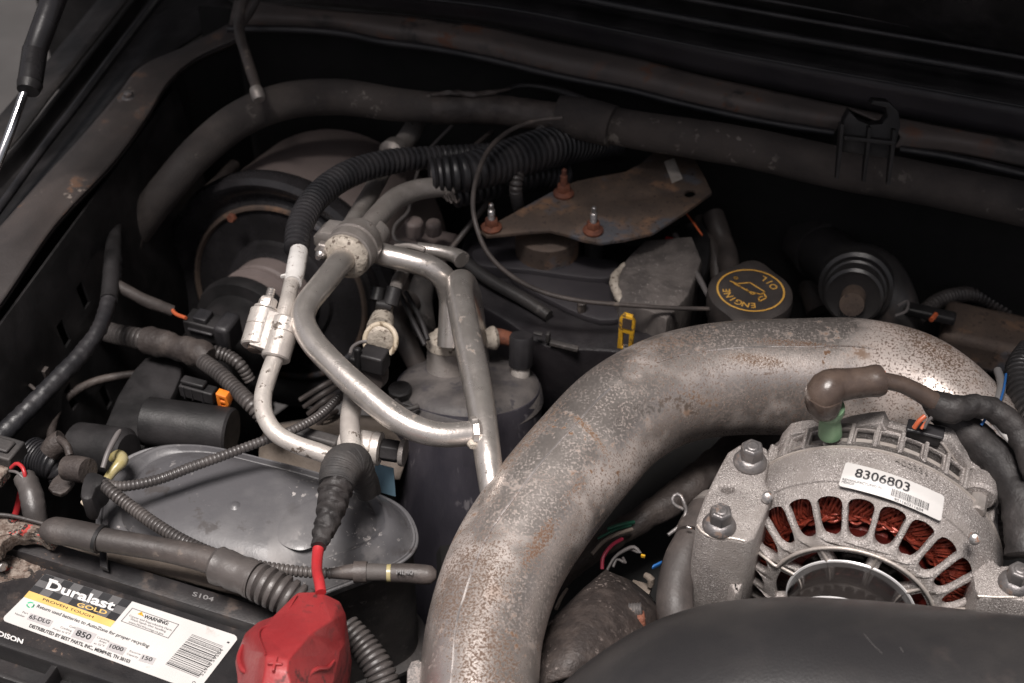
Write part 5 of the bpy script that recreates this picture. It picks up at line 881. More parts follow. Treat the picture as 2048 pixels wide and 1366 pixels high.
# ================================================================ big silver duct
du = empty('silver_duct', W(1165, 915, -3), 'large rust speckled silver intercooler duct curving across the bay', 'duct')
def patch(x, y, z, x2, y2, rl, rw, sc_, thr, wd, col_, r_=.8):
    c = W(x, y, z); e = (W(x2, y2, z) - c); a = math.atan2(e.y, e.x); u = U(x, y, z); L0 = du.location
    return (tuple(c - L0), (0, 0, a), (rl * u, rw * u, .03), sc_, thr, wd, col_, r_)
BR = (.15, .09, .055)
PT = [patch(1515, 712, 5, 1615, 714, 110, 22, 1300, .455, .06, BR), patch(1590, 684, 5, 1690, 684, 150, 15, 900, .455, .05, (.13, .08, .055)), patch(1440, 776, 4.5, 1540, 772, 130, 16, 600, .445, .08, BR),
      patch(1300, 812, 4.5, 1380, 780, 85, 22, 420, .475, .05, (.10, .088, .08), .5), patch(1360, 800, 4.2, 1460, 790, 130, 22, 420, .47, .06, (.11, .085, .07), .5), patch(1060, 880, 4, 1180, 760, 260, 70, 480, .49, .05, (.15, .105, .08)), patch(1330, 690, 5, 1440, 668, 160, 60, 480, .50, .05, (.15, .105, .08)),
      patch(1180, 865, 5, 1240, 915, 100, 13, 900, .43, .06, BR), patch(1080, 1090, 4, 1130, 1020, 120, 26, 800, .45, .05, (.14, .08, .05)), patch(1150, 1010, 3, 1200, 940, 120, 26, 800, .46, .05, (.14, .08, .05)),
      patch(940, 1180, 4, 980, 1080, 250, 160, 900, .475, .04, (.115, .078, .058)), patch(980, 1330, 4, 990, 1230, 190, 150, 800, .475, .04, (.115, .075, .054)), patch(1850, 700, 3.5, 1950, 760, 190, 100, 800, .48, .05, (.13, .085, .06))]
M['steel_duct'] = mat('rust_patched_duct_steel', (.60, .54, .505), (.70, .64, .60), 20, rough=.32, rvar=.06, metal=.86, bump=.12, bscale=1100, bump2=.10, b2scale=60,
   spots=((10, .50, .25, (.47, .40, .365), .42, 0, 0), (760, .57, .05, (.14, .10, .08), .8, 9, .34), (230, .63, .05, (.15, .085, .05), .85, 24, .52), (60, .66, .1, (.22, .15, .11), .6, 15, .5)), patches=PT)
DP = [(948, 1500, .5, 120), (957, 1380, 1, 119), (970, 1260, 1.4, 118), (1012, 1130, 1.8, 118), (1080, 1020, 2, 116), (1165, 915, 2, 114), (1245, 832, 2, 113), (1340, 780, 2, 112), (1450, 758, 1.8, 114), (1600, 754, 1.4, 117), (1720, 757, 1, 119), (1820, 782, .6, 118), (1900, 835, 0, 112), (1960, 905, -1.5, 108), (1990, 980, -4, 108)]
mk('tube', tube(DP, seg=96, step=.002, fn=lump(14, .012)), M['steel_duct'], du)
# welded seams
def on_duct(frac_list):
    return frac_list
DC = [(Vector(p[:3]), p[3]) for p in catmull(PX(DP), 14)]
def seam(i0, i1, ang, r):
    out = []
    for i in range(i0, i1):
        c, rr = DC[i]; t = (DC[i + 1][0] - DC[i - 1][0]).normalized(); vdir = (CP - c).normalized(); a = vdir - t * vdir.dot(t); a.normalize(); b = t.cross(a)
        p = c + (a * math.cos(R(ang)) + b * math.sin(R(ang))) * rr; out.append((p.x, p.y, p.z, r))
    return out
mk('weld_seam', sweep(seam(4, 80, -27, .0007), seg=8, fn=lump(60, .3)), M['steel'], du)
mk('weld_seam', sweep(seam(92, 140, -30, .0005), seg=8, fn=lump(60, .3)), M['steel'], du)
mk('bracket_tab', hplate([[(812, 1420), (814, 1340), (822, 1322), (838, 1318), (850, 1330), (850, 1420)]], 1.0, .6, .001), M['steel'], du)
# coupling at the right end of the duct
cg = empty('duct_coupling', W(2010, 810, -2), 'dark rubber coupling with blue edged band at the right end of the duct', 'coupling')
cgA, cgB = W(2040, 800, 0), W(1975, 770, 0)
mk('band', tube([(1995, 740, 2.5, 8), (2003, 770, 2.6, 9), (1996, 800, 2.6, 9), (1984, 826, 2.4, 8)], seg=12), M['gband'], cg)
mk('blue_edge', tube([(2012, 748, 2.9, 2.5), (2008, 775, 3, 2.5), (2000, 804, 3, 2.5)], seg=6), M['wblue'], cg)
mk('sleeve', tube([(2000, 850, -.5, 70), (2060, 860, -1, 85), (2150, 900, -2, 90)], seg=28), M['snork'], cg)
T('ribbed_boot', loom([(2060, 700, 1, 26), (2040, 740, 1.5, 30), (2046, 790, 1.6, 30), (2075, 840, 1.6, 30)], 14, .14, seg=24), M['snork'], 'grey ribbed rubber boot at the right edge above the wrapped harness', 'rubber boot')

# ================================================================ alternator
AO = W(1702, 1202, 0.0); cm = .01
def AL(u, v, w): return AO + (CX * u + CZ * v - CY * w) * cm
def AP(x, y, w):
    d = ray(x, y); n = -CY; P0 = AO - CY * w * cm; t = (P0 - CP).dot(n) / d.dot(n); q_ = CP + d * t - AO
    return q_.dot(CX) / cm, q_.dot(CZ) / cm
al = empty('alternator', AL(0, -7, -3), 'silver cast alternator with slotted face, copper windings and white number label', 'alternator')
AD = -CY
def alathe(P, seg=96, **k): return lathe(AO, AD, [(t * cm, r * cm) for t, r in P], seg, **k)
def cone(r): return -max(0, r - 4.4) * .70 - max(0, r - 6.2) * 1.2
# face plate with slots
def arcpt(r, a): return (r * math.cos(R(a)), r * math.sin(R(a)))
outer = [arcpt(6.78, a) for a in range(0, 360, 3)]
holes = []
for k in range(24):
    a = 6 + 15 * k; lpz = []
    hw_o, hw_i = 5.9, 6.1
    r1, r0 = 6.2, 4.62
    pts2 = [(r1, -hw_o), (r1 + .12, -hw_o * .4), (r1 + .12, hw_o * .4), (r1, hw_o), (r1 - .5, hw_o), (r0 + .8, hw_i * .98), (r0 + .35, hw_i * .9), (r0 + .1, hw_i * .6), (r0, 0), (r0 + .1, -hw_i * .6), (r0 + .35, -hw_i * .9), (r0 + .8, -hw_i * .98), (r1 - .5, -hw_o)]
    holes.append(closed_smooth([arcpt(r, a + da) for r, da in pts2], 3))
for k in range(9):
    a = 20 + 40 * k; d1, d0 = 15.5, 11
    holes.append([arcpt(3.95, a + t) for t in np.linspace(-d1, d1, 9)] + [arcpt(2.3, a + t) for t in np.linspace(d0, -d0, 6)])
vf = plate2d([outer] + holes, .50, .09)
def facemap(a, b, c): r = math.hypot(a, b); return AL(a, b, cone(r) + c - .1 * max(0, 4.2 - r) * .5)
mk('slotted_face', mapped(vf, facemap), M['fresh'], al, sharp=50)
def ringrib(r, a0, a1, w, th):
    o_ = []
    for a in np.linspace(a0, a1, 60):
        p = AL(*arcpt(r, a), cone(r) + w); o_.append((p.x, p.y, p.z, th * cm))
    return sweep(o_, seg=10)
mk('cast_rib', ringrib(4.28, 18, 160, .27, .10), M['lip'], al)
mk('cast_rib', ringrib(4.10, 22, 156, .12, .09), M['lip'], al)
for s_, e_ in ((18, 8), (160, 170)):
    o_ = []
    for r in np.linspace(4.25, 6.2, 12):
        p = AL(*arcpt(r, s_ + (e_ - s_) * (r - 4.25) / 2), cone(r) + .27); o_.append((p.x, p.y, p.z, .09 * cm))
    mk('cast_rib', sweep(o_, seg=10), M['lip'], al)
for a in (0, 40, 80, 120, 160):
    p0, p1 = AL(*arcpt(2.3, a), .25), AL(*arcpt(4.1, a), .2)
    mk('spoke_rib', cyl(p0, p1, .0010, seg=10), M['lip'], al)
mk('side_wall', alathe([(-1.9, 6.55), (-2.0, 6.8), (-2.35, 7.0), (-2.9, 7.08), (-4.15, 7.1), (-4.2, 6.9)], caps=False), M['fresh'], al)
mk('parting_edge', alathe([(-4.12, 7.08), (-4.14, 7.17), (-4.24, 7.17), (-4.26, 7.0)], caps=False), M['lip'], al)
# rear vent ring: plate wrapped on a cylinder
RV = 6.75; W0, W1 = -4.3, -6.3
ol = [(R(a) * RV, W0) for a in np.linspace(15, 170, 80)] + [(R(a) * RV, W1) for a in np.linspace(170, 15, 80)]
hl = []
for k in range(11):
    a = 38 + 10.5 * k
    hl.append([(R(a + t) * RV, W0 - .55) for t in (-3.7, -1.8, 0, 1.8, 3.7)] + [(R(a + t) * RV, W1 + .45) for t in (3.7, 1.8, 0, -1.8, -3.7)])
vf = plate2d([ol] + hl, .3, .05)
mk('vent_ring', mapped(vf, lambda a, b, c: AL((RV + c) * math.cos(a / RV), (RV + c) * math.sin(a / RV), b)), M['fresh'], al, sharp=50)
for k in range(12):
    a = 38 + 10.5 * (k - .5); p0, p1 = AL(*arcpt(RV + .15, a), W0 - .4), AL(*arcpt(RV + .1, a), W1 + .3)
    x1 = Vector(CX * math.cos(R(a)) + CZ * math.sin(R(a))); t1 = AD.cross(x1)
    mk('vent_fin', box(AL(*arcpt(RV, a), (W0 + W1) / 2), (AD, x1, t1), (-.008, .008), (-.003, .0034), (-.0011, .0011)), M['fresh'], al, bevel=.0006)
mk('vent_core', alathe([(-4.2, 5.9), (-6.3, 5.9)], caps=False), M['darkmetal'], al)
mk('vent_rail', alathe([(-5.15, 6.5), (-5.15, 6.62), (-5.4, 6.62), (-5.4, 6.5)], caps=False), M['lip'], al)
# rear plate traced outline
wr = -6.4
tp = [(1552, 925), (1550, 905), (1560, 882), (1578, 862), (1600, 857), (1622, 856), (1636, 866), (1670, 856), (1700, 847), (1735, 841), (1766, 838), (1775, 856), (1810, 866), (1845, 868), (1880, 866), (1903, 874), (1925, 900), (1940, 925), (1962, 934), (1995, 946), (2006, 966), (2003, 990), (1990, 1020), (1985, 1060)]
rl = [AP(x, y, wr) for x, y in tp]; rl = rl + [(6.4, -4), (3, -6.8), (-3, -6.8), (-6.4, -4), (-6.9, 0)]
wl_in = [arcpt(5.9, a) for a in range(0, 360, 6)]
vf = plate2d([rl, wl_in], 1.0, .10); mk('rear_housing', mapped(vf, lambda a, b, c: AL(a, b, wr - .2 + c)), M['fresh'], al, sharp=50)
mk('back_cover', alathe([(-6.6, 6.2), (-7.6, 5.6), (-7.7, 3.0)], caps=True), M['fresh'], al)
o_ = []
for x, y in [(1556, 945), (1552, 925), (1560, 912), (1590, 908), (1640, 906), (1700, 874), (1745, 867), (1800, 876), (1850, 880), (1878, 880), (1896, 900), (1920, 935), (1935, 958), (1975, 968), (1992, 985), (1992, 1010)]:
    u_, v_ = AP(x, y, wr + .25); p = AL(u_, v_, wr + .32); o_.append((p.x, p.y, p.z, .0007))
mk('housing_edge', sweep(o_, seg=8), M['lip'], al)
# lugs on the side: left and right ears that carry through bolts
for nm, x, y, wz in (('bolt_lug', 1590, 925, -5.2), ('bolt_lug', 1958, 985, -5.2)):
    u_, v_ = AP(x, y, wz); mk(nm, lathe(AL(u_, v_, wz - .8), AD, [(0, .0090), (.001, .0096), (.010, .0096), (.012, .008)], 28), M['fresh'], al)
    mk('lug_bolt', lathe(AL(u_, v_, wz + .4), AD, [(0, .0048), (.002, .005), (.010, .005), (.011, .004)], 8), M['castal'], al)
for x, y, wz in ((1536, 992, -1.6), (1948, 1074, -1.4)):
    u_, v_ = AP(x, y, wz)
    print('STUD', u_, v_, math.hypot(u_, v_))
    mk('through_stud', stud(AL(u_, v_, wz), AD * .8 + CZ * .6, .0028, .0075, .0011), M['zinc'], al)
# stator, winding, rotor
mk('stator_core', alathe([(-4.1, 6.3), (-3.3, 6.3), (-3.3, 4.6), (-4.1, 4.6)], caps=False), M['pad'], al)
rnd = random.Random(7); wd = MB()
for k in range(34):
    r0 = 4.30 + .055 * k; w0_ = -1.62 - (r0 - 4.4) * .5 - .3 * rnd.random(); ph = rnd.random() * 6.28; o_ = []
    for i in range(100):
        a = -12 + 204 * i / 99; am = .05 + .07 * math.sin(R(a) * 5 + k); r = r0 + am * math.sin(R(a) * 24 + ph)
        p = AL(*arcpt(r, a), w0_ + .12 * math.cos(R(a) * 24 + ph * 2)); o_.append((p.x, p.y, p.z, .0008))
    s = sweep(o_, seg=6, step=.0016); wd.add(s.v, s.f, s.uv)
for k in range(210):
    a = -8 + 195 * k / 210 + rnd.random() * .8; o_ = []; lay = k % 3; sl0 = (9, -6, 7)[lay] + 3 * rnd.random(); dp = .12 * lay
    for i in range(7):
        t = i / 6; r = 6.4 - (1.5 + .2 * lay) * t; p = AL(*arcpt(r, a + sl0 * t), -1.60 + .28 * math.sin(t * 3.14) - (r - 4.7) * .5 - dp); o_.append((p.x, p.y, p.z, .00085))
    s = sweep(o_, seg=6, step=.002); wd.add(s.v, s.f, s.uv)
mk('copper_winding', wd, M['copper'], al)
mk('winding_backing', alathe([(-3.4, 4.3), (-2.6, 4.4), (-2.9, 5.6), (-3.3, 6.3)], caps=False), M['rotor'], al)
mk('rotor', alathe([(-3.4, 4.1), (-2.2, 4.0), (-1.6, 3.8), (-1.3, 2.0), (-1.2, 1.0)], seg=96, rfn=lambda a, r, t: r * (1 - (.10 if math.cos(6 * a) > .1 else 0) * (1 if r > .036 else 0))), M['rotor'], al)
mk('cooling_fan', alathe([(-.9, 3.0), (-.7, 3.0), (-.62, 2.2), (-.62, 1.0)], seg=48), M['darkmetal'], al)
mk('bearing_hub', alathe([(-.6, 2.45), (-.2, 2.42), (.3, 2.3), (.42, 2.0), (.42, 1.2)], seg=64), M['fresh'], al)
# pulley
pu = mk('pulley', alathe([(.0, 2.6), (.2, 3.2), (.3, 3.27), (2.7, 3.27)], caps=False), M['darkmetal'], al)
mk('pulley_rim', alathe([(.20, 3.2), (.21, 3.36), (.26, 3.385), (.31, 3.36), (.32, 3.27)], caps=False), M['chrome'], pu)
mk('pulley_dish', alathe([(2.8, 3.2), (1.8, 2.9), (1.6, 2.2), (1.6, 1.4), (1.8, 1.25)], caps=False), M['darkmetal'], pu)
mk('pulley_front_ring', alathe([(2.62, 3.27), (2.66, 3.33), (2.78, 3.34), (2.84, 3.28), (2.78, 3.18)], caps=False), M['chrome'], pu)
mk('pulley_plug', alathe([(1.8, 1.25), (1.9, 1.0), (1.9, .05)], caps=True), M['darkmetal'], pu)
# mounting ears
lh = [(1456 + 12 * math.cos(a), 977 + 6.5 * math.sin(a)) for a in [i * math.pi / 8 for i in range(16)]]
ear = hplate([[(1394, 1052), (1393, 1038), (1410, 990), (1440, 930), (1456, 902), (1478, 888), (1512, 884), (1535, 896), (1540, 918), (1532, 960), (1545, 990), (1530, 1030), (1510, 1075), (1490, 1084), (1460, 1078), (1430, 1078), (1404, 1066)], lh], 4.6, 9, .0022)
mk('mounting_ear', ear, M['fresh'], al, sharp=45)
edp = [(1395, 1050), (1405, 1064), (1430, 1076), (1462, 1076), (1490, 1082)]
mk('ear_edge', tube([(x, y, 4.55, 3) for x, y in edp], seg=8), M['lip'], al)
mk('web', hplate([[(1470, 1040), (1500, 1040), (1505, 1100), (1490, 1160), (1470, 1190), (1450, 1120)]], 1.2, 7, .003, smooth=2), M['fresh'], al)
ear = hplate([[(1958, 1080), (1985, 1110), (2000, 1130), (2048, 1125), (2120, 1140), (2140, 1200), (2080, 1205), (2000, 1196), (1960, 1196), (1945, 1150)]], 3.2, 7, .0022, smooth=2)
mk('mounting_ear', ear, M['fresh'], al, sharp=45)
mk('ear_edge', tube([(1955, 1192, 3.2, 3), (1990, 1194, 3.2, 3), (2048, 1194, 3.2, 3)], seg=8), M['lip'], al)
for x, y, z in ((1500, 925, 4.62), (1438, 1052, 4.62), (2030, 1168, 3.22)):
    P = W(x, y, z); u = U(x, y, z)
    m_ = join(lathe(P, CZ, [(0, 34 * u), (5 * u, 34 * u), (12 * u, 30 * u), (17 * u, 26 * u), (19 * u, 22 * u)], 36), lathe(P + CZ * 17 * u, CZ, [(0, 23.5 * u), (26 * u, 23.5 * u), (31 * u, 20 * u)], 6), lathe(P + CZ * 48 * u, CZ, [(-1 * u, 14 * u), (2 * u, 11 * u)], 20))
    mk('mounting_bolt', m_, M['boltg'], al, bevel=.0005)
mk('paint_dot', lathe(W(1420, 1068, 4.66), CZ, [(0, .0009), (.0003, .0008)], 12), M['yellow'], al)
# number label draped on the side wall
tm = alathe([(-2.2, 6.62), (-2.0, 6.85), (-2.35, 7.05), (-2.9, 7.13), (-4.3, 7.14)], seg=180, caps=False)
tf = alathe([(.0, 4.2), (-.0, 4.4), (-1.2, 6.2), (-1.9, 6.75), (-2.35, 7.05)], seg=180, caps=False)
jj = join(alathe([(.02, 5.0), (-.66, 6.0), (-1.25, 6.62), (-2.1, 7.10), (-2.9, 7.14), (-4.3, 7.15)], seg=240, caps=False))
bvh = BVHTree.FromPolygons([Vector(p) for p in jj.v], jj.f)
def drape(off):
    def fn(x, y):
        d = ray(x, y).normalized(); h, n, i, t = bvh.ray_cast(CP, d)
        if h is None: return WD(x, y, .7)
        if n.dot(d) > 0: n = -n
        return h + n * off
    return fn
LQ = ((1677, 972), (1881, 1043), (1888, 993), (1692, 925))   # BL BR TR TL
def lq(s, t):
    bx_, by_ = quad(LQ[0], LQ[1], LQ[2], LQ[3], s, t); return bx_, by_ - 9 * math.sin(math.pi * min(1, max(0, s))) * (.9 - .1 * t)
d1 = drape(.0005); gv = []; gf = []; NX, NY = 40, 12
for j in range(NY + 1):
    for i in range(NX + 1):
        s, t = i / NX, j / NY
        if (i in (0, NX)) and (j in (0, NY)): s, t = s + (.01 if i == 0 else -.01), t + (.02 if j == 0 else -.02)
        gv.append(d1(*lq(s, t)))
for j in range(NY):
    for i in range(NX): k = j * (NX + 1) + i; gf.append((k, k + 1, k + NX + 2, k + NX + 1))
nl = mk('number_label', MB().add(gv, gf), M['paper'], al)
d2 = drape(.0008); lf2 = lambda s, t: d2(*lq(s, t))
def ltext(s, s0, t0, s1, t1, h, **k):
    v, f_ = textmesh(s, **k); a = np.array(v); x0, x1 = a[:, 0].min(), a[:, 0].max()
    return MB().add([lf2(s0 + (s1 - s0) * (x - x0) / (x1 - x0), t0 + (t1 - t0) * (x - x0) / (x1 - x0) + y / .72 * h) for x, y, z in v], f_)
mk('part_number', ltext('8306803', .12, .50, .66, .56, .34, bold=.015), M['ink'], nl, sharp=0)
mk('small_print', join(ltext('REMANUFACTURED IN', .02, .26, .40, .30, .09), ltext('MEXICO', .02, .15, .14, .16, .09), ltext('901160311604', .54, .03, .82, .04, .11)), M['ink'], nl, sharp=0)
bm_ = MB(); t_ = .50; rnd = random.Random(11)
while t_ < .87:
    wdt = rnd.choice((.003, .003, .006, .009))
    bm_.add([lf2(t_, .18), lf2(t_ + wdt, .18), lf2(t_ + wdt, .46), lf2(t_, .46)], [(0, 1, 2, 3)]); t_ += wdt + rnd.choice((.004, .006))
mk('barcode', bm_, M['ink'], nl, sharp=0)
v, f_ = textmesh('400331', bold=.01); a = np.array(v); dd4 = drape(.0006)
mk('stamped_number', MB().add([dd4(1790 + 64 * x / a[:, 0].max(), 926 + 26 * x / a[:, 0].max() - y / .72 * 11) for x, y, z in v], f_), M['castal'], al, sharp=0)

# ================================================================ alternator lead, harness
bl_ = empty('alternator_boot', W(1650, 850, 7), 'brown translucent rubber boot with cable over the top of the alternator', 'cable boot')
mk('green_insulator', lathe(W(1660, 858, 7), (CZ * 1 + CX * -.15 - CY * .1), [(-.004, .0062), (.001, .0060), (.006, .0055), (.010, .0055), (.011, .0068), (.014, .0078), (.017, .0078)], 28), M['green'], bl_)
mk('elbow', tube([(1656, 822, 8.6, 26), (1650, 812, 9, 34), (1647, 795, 9.6, 38), (1652, 780, 10, 38), (1668, 772, 10, 36), (1695, 768, 10, 32), (1730, 764, 10, 31), (1757, 761, 10, 33), (1762, 760, 10, 31)], seg=32), M['bootm'], bl_)
mk('mould_line', tube([(1618, 800, 9.9, 1.5), (1650, 815, 10.3, 1.5), (1682, 806, 10, 1.5)], seg=6), M['bootm'], bl_)
mk('orange_collar', tube([(1760, 760, 10, 22), (1768, 761, 10, 20)], seg=20), M['orangew'], bl_)
mk('cable', tube([(1766, 761, 10, 17), (1800, 768, 9.8, 17), (1835, 784, 9.4, 18), (1872, 806, 8.8, 20), (1890, 818, 8.5, 20)], seg=22), M['bootm'], bl_)
T('tape_wrapped_harness', tube([(1858, 800, 8.4, 18), (1880, 812, 8.6, 28), (1910, 818, 8.6, 26), (1950, 812, 8.6, 22), (1990, 822, 8.4, 23), (2025, 850, 8, 24), (2050, 890, 7.5, 24), (2070, 950, 7, 24)], seg=22, fn=wrap(.0085, .16, .15, 150)), M['btape'], 'black tape wrapped harness arching right from the alternator cable', 'harness')
T('thick_harness', tube([(1870, 822, 7.5, 22), (1905, 842, 7, 30), (1950, 875, 6.5, 33), (1990, 915, 6, 35), (2025, 965, 5.5, 36), (2045, 1030, 5, 38), (2050, 1110, 4, 38)], seg=26, fn=wrap(.013, .10, .12, 110)), M['btape'], 'thick black wrapped harness falling behind the right of the alternator', 'harness')
ac2 = empty('alternator_connector', W(1850, 860, 7), 'small black connector with orange wires behind the alternator top', 'connector')
f = LF(1850, 862, 7.2, CX, CZ, -CY)
mk('shell', bx(f, (-34, 34), (-26, 6), (-14, 14)), M['plastic'], ac2, bevel=.0015)
mk('shell_rim', bx(f, (-37, 37), (2, 9), (-17, 17)), M['loomb'], ac2, bevel=.0012)
mk('orange_wire', tube([(1828, 856, 8, 5), (1838, 842, 8.4, 5), (1850, 832, 8.6, 5)], seg=10), M['orangew'], ac2)
mk('grey_wire', tube([(1848, 856, 8, 3.5), (1856, 842, 8.4, 3.5), (1864, 834, 8.6, 3.5)], seg=8), M['wgrey'], ac2)
mk('orange_wire', tube([(1842, 858, 8, 3), (1850, 846, 8.2, 3), (1860, 838, 8.4, 3)], seg=8), M['orangew'], ac2)
wt = [W(x, y, 7.2) for x, y in ((1978, 832), (1996, 838), (2022, 868), (2035, 886), (2030, 894), (2014, 876))]
T('white_tag', join(tube([(1968, 818, 7.6, 4), (1985, 836, 7.7, 9), (2005, 854, 7.7, 13), (2024, 878, 7.5, 12), (2032, 892, 7.3, 6)], seg=16)), M['white'], 'white plastic tag slipped between the two black harnesses', 'tag')
T('blue_wire', tube([(1962, 850, 7.6, 3), (1975, 832, 7.9, 3), (1990, 812, 8, 3)], seg=6), M['wblue'], 'dark blue wire crossing beside the white tag', 'wire')
T('blue_line', tube([(1936, 910, 5, 3), (1948, 890, 5.4, 3), (1958, 872, 5.6, 3)], seg=6), M['wblue'], 'short dark blue wire above the right lug of the alternator', 'wire')
T('tall_bracket', hplate([[(1925, 900), (1935, 880), (1945, 900), (1980, 930), (2000, 950), (1960, 945)]], 4.5, 2, .001), M['fresh'], 'small grey cast spike behind the right alternator lug', 'bracket')
T('right_edge_loom', loom([(1990, 1000, 2, 26), (2010, 1050, 2, 28), (2030, 1110, 1.5, 28)], 12, .05, seg=22), M['rubber'], 'dark loom in shadow between alternator and right edge', 'loom')

# ================================================================ centre well
T('wrapped_harness', tube([(1090, 1180, -6, 20), (1160, 1120, -6, 22), (1250, 1060, -5.5, 24), (1330, 1010, -5, 28), (1400, 960, -5, 34), (1480, 900, -6, 38), (1560, 860, -7, 40)], seg=24, fn=wrap(.02, .12, .14, 90)), M['tape'], 'grimy wrapped harness rising behind the duct toward the alternator', 'harness')
for nm, mt_, P_, lb in (('green_wire', 'wgreen', [(1215, 1058, -4.5, 4), (1240, 1050, -4.3, 4), (1268, 1044, -4.5, 4)], 'green wire crossing beside the silver duct'),
    ('second_green_wire', 'wgreen', [(1195, 1078, -4.8, 3), (1225, 1062, -4.5, 3), (1262, 1050, -4.6, 3)], 'darker green wire just below the upper green one'),
    ('pale_wire', 'wwhite', [(1184, 1108, -4.2, 4), (1205, 1085, -4, 4), (1230, 1070, -4, 4), (1264, 1058, -4.4, 4)], 'pale wire curving beside the silver duct'),
    ('pink_red_wire', 'wpink', [(1204, 1138, -4.6, 4), (1206, 1115, -4.2, 4), (1222, 1092, -4, 4), (1244, 1078, -4.4, 4)], 'pinkish red wire curving below the pale wire'),
    ('short_pale_wire', 'wwhite', [(1112, 1218, -3, 4), (1122, 1196, -3, 4), (1134, 1178, -3.4, 3)], 'short pale wire near the lower edge of the duct'),
    ('grey_wires', 'wgrey', [(1214, 1140, -5, 3), (1228, 1116, -4.6, 3), (1250, 1100, -4.6, 4), (1268, 1094, -4.6, 4), (1280, 1106, -4.8, 4), (1272, 1102, -4.8, 4), (1256, 1096, -5, 4)], 'grey wire bent into a hook in the centre well'),
    ('grey_wires', 'wgrey', [(1226, 1134, -5, 3), (1234, 1118, -4.8, 3), (1250, 1126, -4.8, 3), (1246, 1116, -5, 3)], 'short frayed grey wire below the hooked one')):
    T(nm if nm != 'grey_wires' else 'grey_wire', tube(P_, seg=10), M[mt_], lb, 'wire')
T('blue_fleck_clip', bx(LF(1314, 1130, -5, (1, .6, 0), CZ, -CY), (-12, 12), (-5, 5), (-4, 4)), M['wblue'], 'bright blue clip in the dark centre well', 'clip', bevel=.001)
T('amber_fitting', join(tube([(1290, 1150, -7, 6), (1302, 1158, -7, 8), (1300, 1172, -7.5, 6)], seg=12), bx(LF(1285, 1180, -8, CX, CY, CZ), (-24, 16), (-14, 14), (-10, 6))), M['brown'], 'brownish fitting deep in the centre well under the blue clip', 'fitting')
T('yellow_fleck', bx(LF(1286, 1112, -6, CX, CZ, -CY), (-4, 4), (-3, 3), (-2, 2)), M['yellow'], 'tiny yellow fleck of tape in the centre well', 'tape')
hs_ = empty('coolant_hose', W(1370, 1150, -2), 'bent black coolant hose with spring clamp left of the alternator', 'hose')
mk('hose', tube([(1430, 1010, .4, 34), (1402, 1040, .6, 36), (1385, 1080, .6, 36), (1366, 1120, .4, 38), (1352, 1165, 0, 36), (1350, 1215, -.5, 38), (1370, 1290, -1.5, 40)], seg=30), M['rubber'], hs_)
mk('hose_ridge', tube([(1412, 1026, .7, 38), (1392, 1062, .8, 39), (1386, 1078, .8, 38.5)], seg=30), M['rubber'], hs_)
mk('clamp_band', tube([(1428, 1012, .6, 37), (1414, 1026, .8, 38.5)], seg=30), M['castal'], hs_)
mk('clamp_ear', tube([(1366, 1018, 1.6, 4), (1350, 1010, 1.8, 4), (1344, 1000, 2, 4), (1352, 988, 2.2, 4), (1362, 992, 2.2, 4), (1368, 1006, 2, 4), (1372, 1022, 1.6, 4), (1362, 1048, 1.2, 4), (1336, 1070, 1, 4)], seg=10), M['boltg'], hs_)
mk('clamp_glint', bx(LF(1378, 1056, 2.0, CX, CZ, -CY), (-6, 6), (-3, 4), (-2, 2)), M['zinc'], hs_, bevel=.0006)
lb_ = empty('lower_bracket', W(1180, 1260, -3), 'oily dirty metal bracket with stud and rusty nut beside the duct', 'bracket')
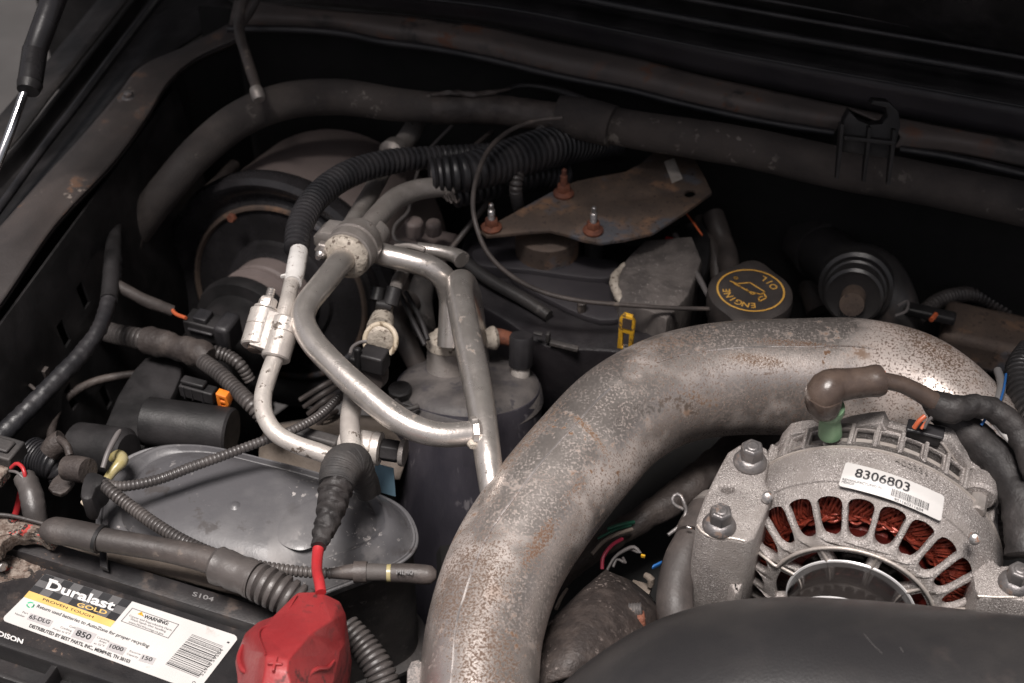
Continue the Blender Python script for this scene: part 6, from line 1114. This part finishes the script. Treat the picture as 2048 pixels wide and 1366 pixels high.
mk('plate', rock(loft([[(1060, 1390, -1.5), (1090, 1300, -1.6), (1110, 1250, -1.8), (1170, 1190, -2.4), (1215, 1150, -3)], [(1130, 1360, -.6), (1150, 1300, -.4), (1180, 1240, -.8), (1205, 1200, -1.6), (1225, 1160, -2.8)], [(1200, 1350, -1.4), (1230, 1300, -1.4), (1250, 1250, -1.8), (1270, 1220, -2.4), (1250, 1170, -3.4)], [(1260, 1340, -3.5), (1290, 1300, -3.6), (1310, 1270, -4), (1320, 1240, -4.6), (1290, 1200, -5)]], 6, 6, False), .0003, 120), M['dirtm'], lb_, solid=.004)
mk('folded_edge', tube([(1092, 1252, -1.4, 4), (1120, 1232, -1.6, 4), (1160, 1195, -2.0, 4), (1210, 1155, -2.6, 4)], seg=8), M['dirtm'], lb_)
mk('stud', stud(W(1240, 1222, -2.0), (CX * .9 + CY * .35 + CZ * .1), .0040, .012, .0014), M['boltg'], lb_)
mk('rusty_nut', hexnut(W(1268, 1240, -2.4), (CX * .9 + CY * .35 + CZ * .1), .0055, .006), M['rustred'], lb_, bevel=.0006)
T('dark_ribbed_pad', loom([(1080, 1340, -3, 30), (1130, 1310, -2.5, 30), (1200, 1280, -2.5, 30)], 12, .06), M['rubber'], 'dark ribbed hose tucked under the lower bracket', 'hose')
# engine masses that fill the dark
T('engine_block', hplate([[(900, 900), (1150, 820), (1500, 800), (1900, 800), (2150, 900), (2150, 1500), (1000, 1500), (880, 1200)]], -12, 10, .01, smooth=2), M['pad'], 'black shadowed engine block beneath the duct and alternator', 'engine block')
# ================================================================ black duct in the near corner
sn = empty('black_intake_duct', W(1600, 1366, 0), 'broad smooth black plastic intake duct filling the lower right corner', 'duct')
SP = [(1120, 1600, 1.6, 60), (1150, 1570, 1.8, 150), (1215, 1540, 2, 200), (1310, 1515, 2.2, 245), (1430, 1494, 2.4, 276), (1560, 1484, 2.6, 285), (1700, 1490, 2.6, 288), (1850, 1505, 2.6, 290), (2048, 1530, 2.6, 292), (2200, 1550, 2.6, 294)]
mk('shell', tube(SP, seg=96, step=.003, fn=lump(9, .012)), M['snork'], sn)
shm = tube(SP, seg=96, step=.003, fn=lump(9, .012)); sbv = BVHTree.FromPolygons([Vector(p) for p in shm.v], shm.f)
def sdr(x, y):
    h, n, i, t = sbv.ray_cast(CP, ray(x, y).normalized()); return h - ray(x, y).normalized() * .0003
for pts_ in ([(1728, 1268), (1744, 1287), (1764, 1307)], [(1800, 1294), (1806, 1304)]):
    mk('scratch', stroke(pts_, 1.0, sdr), M['scr'], sn, sharp=0)
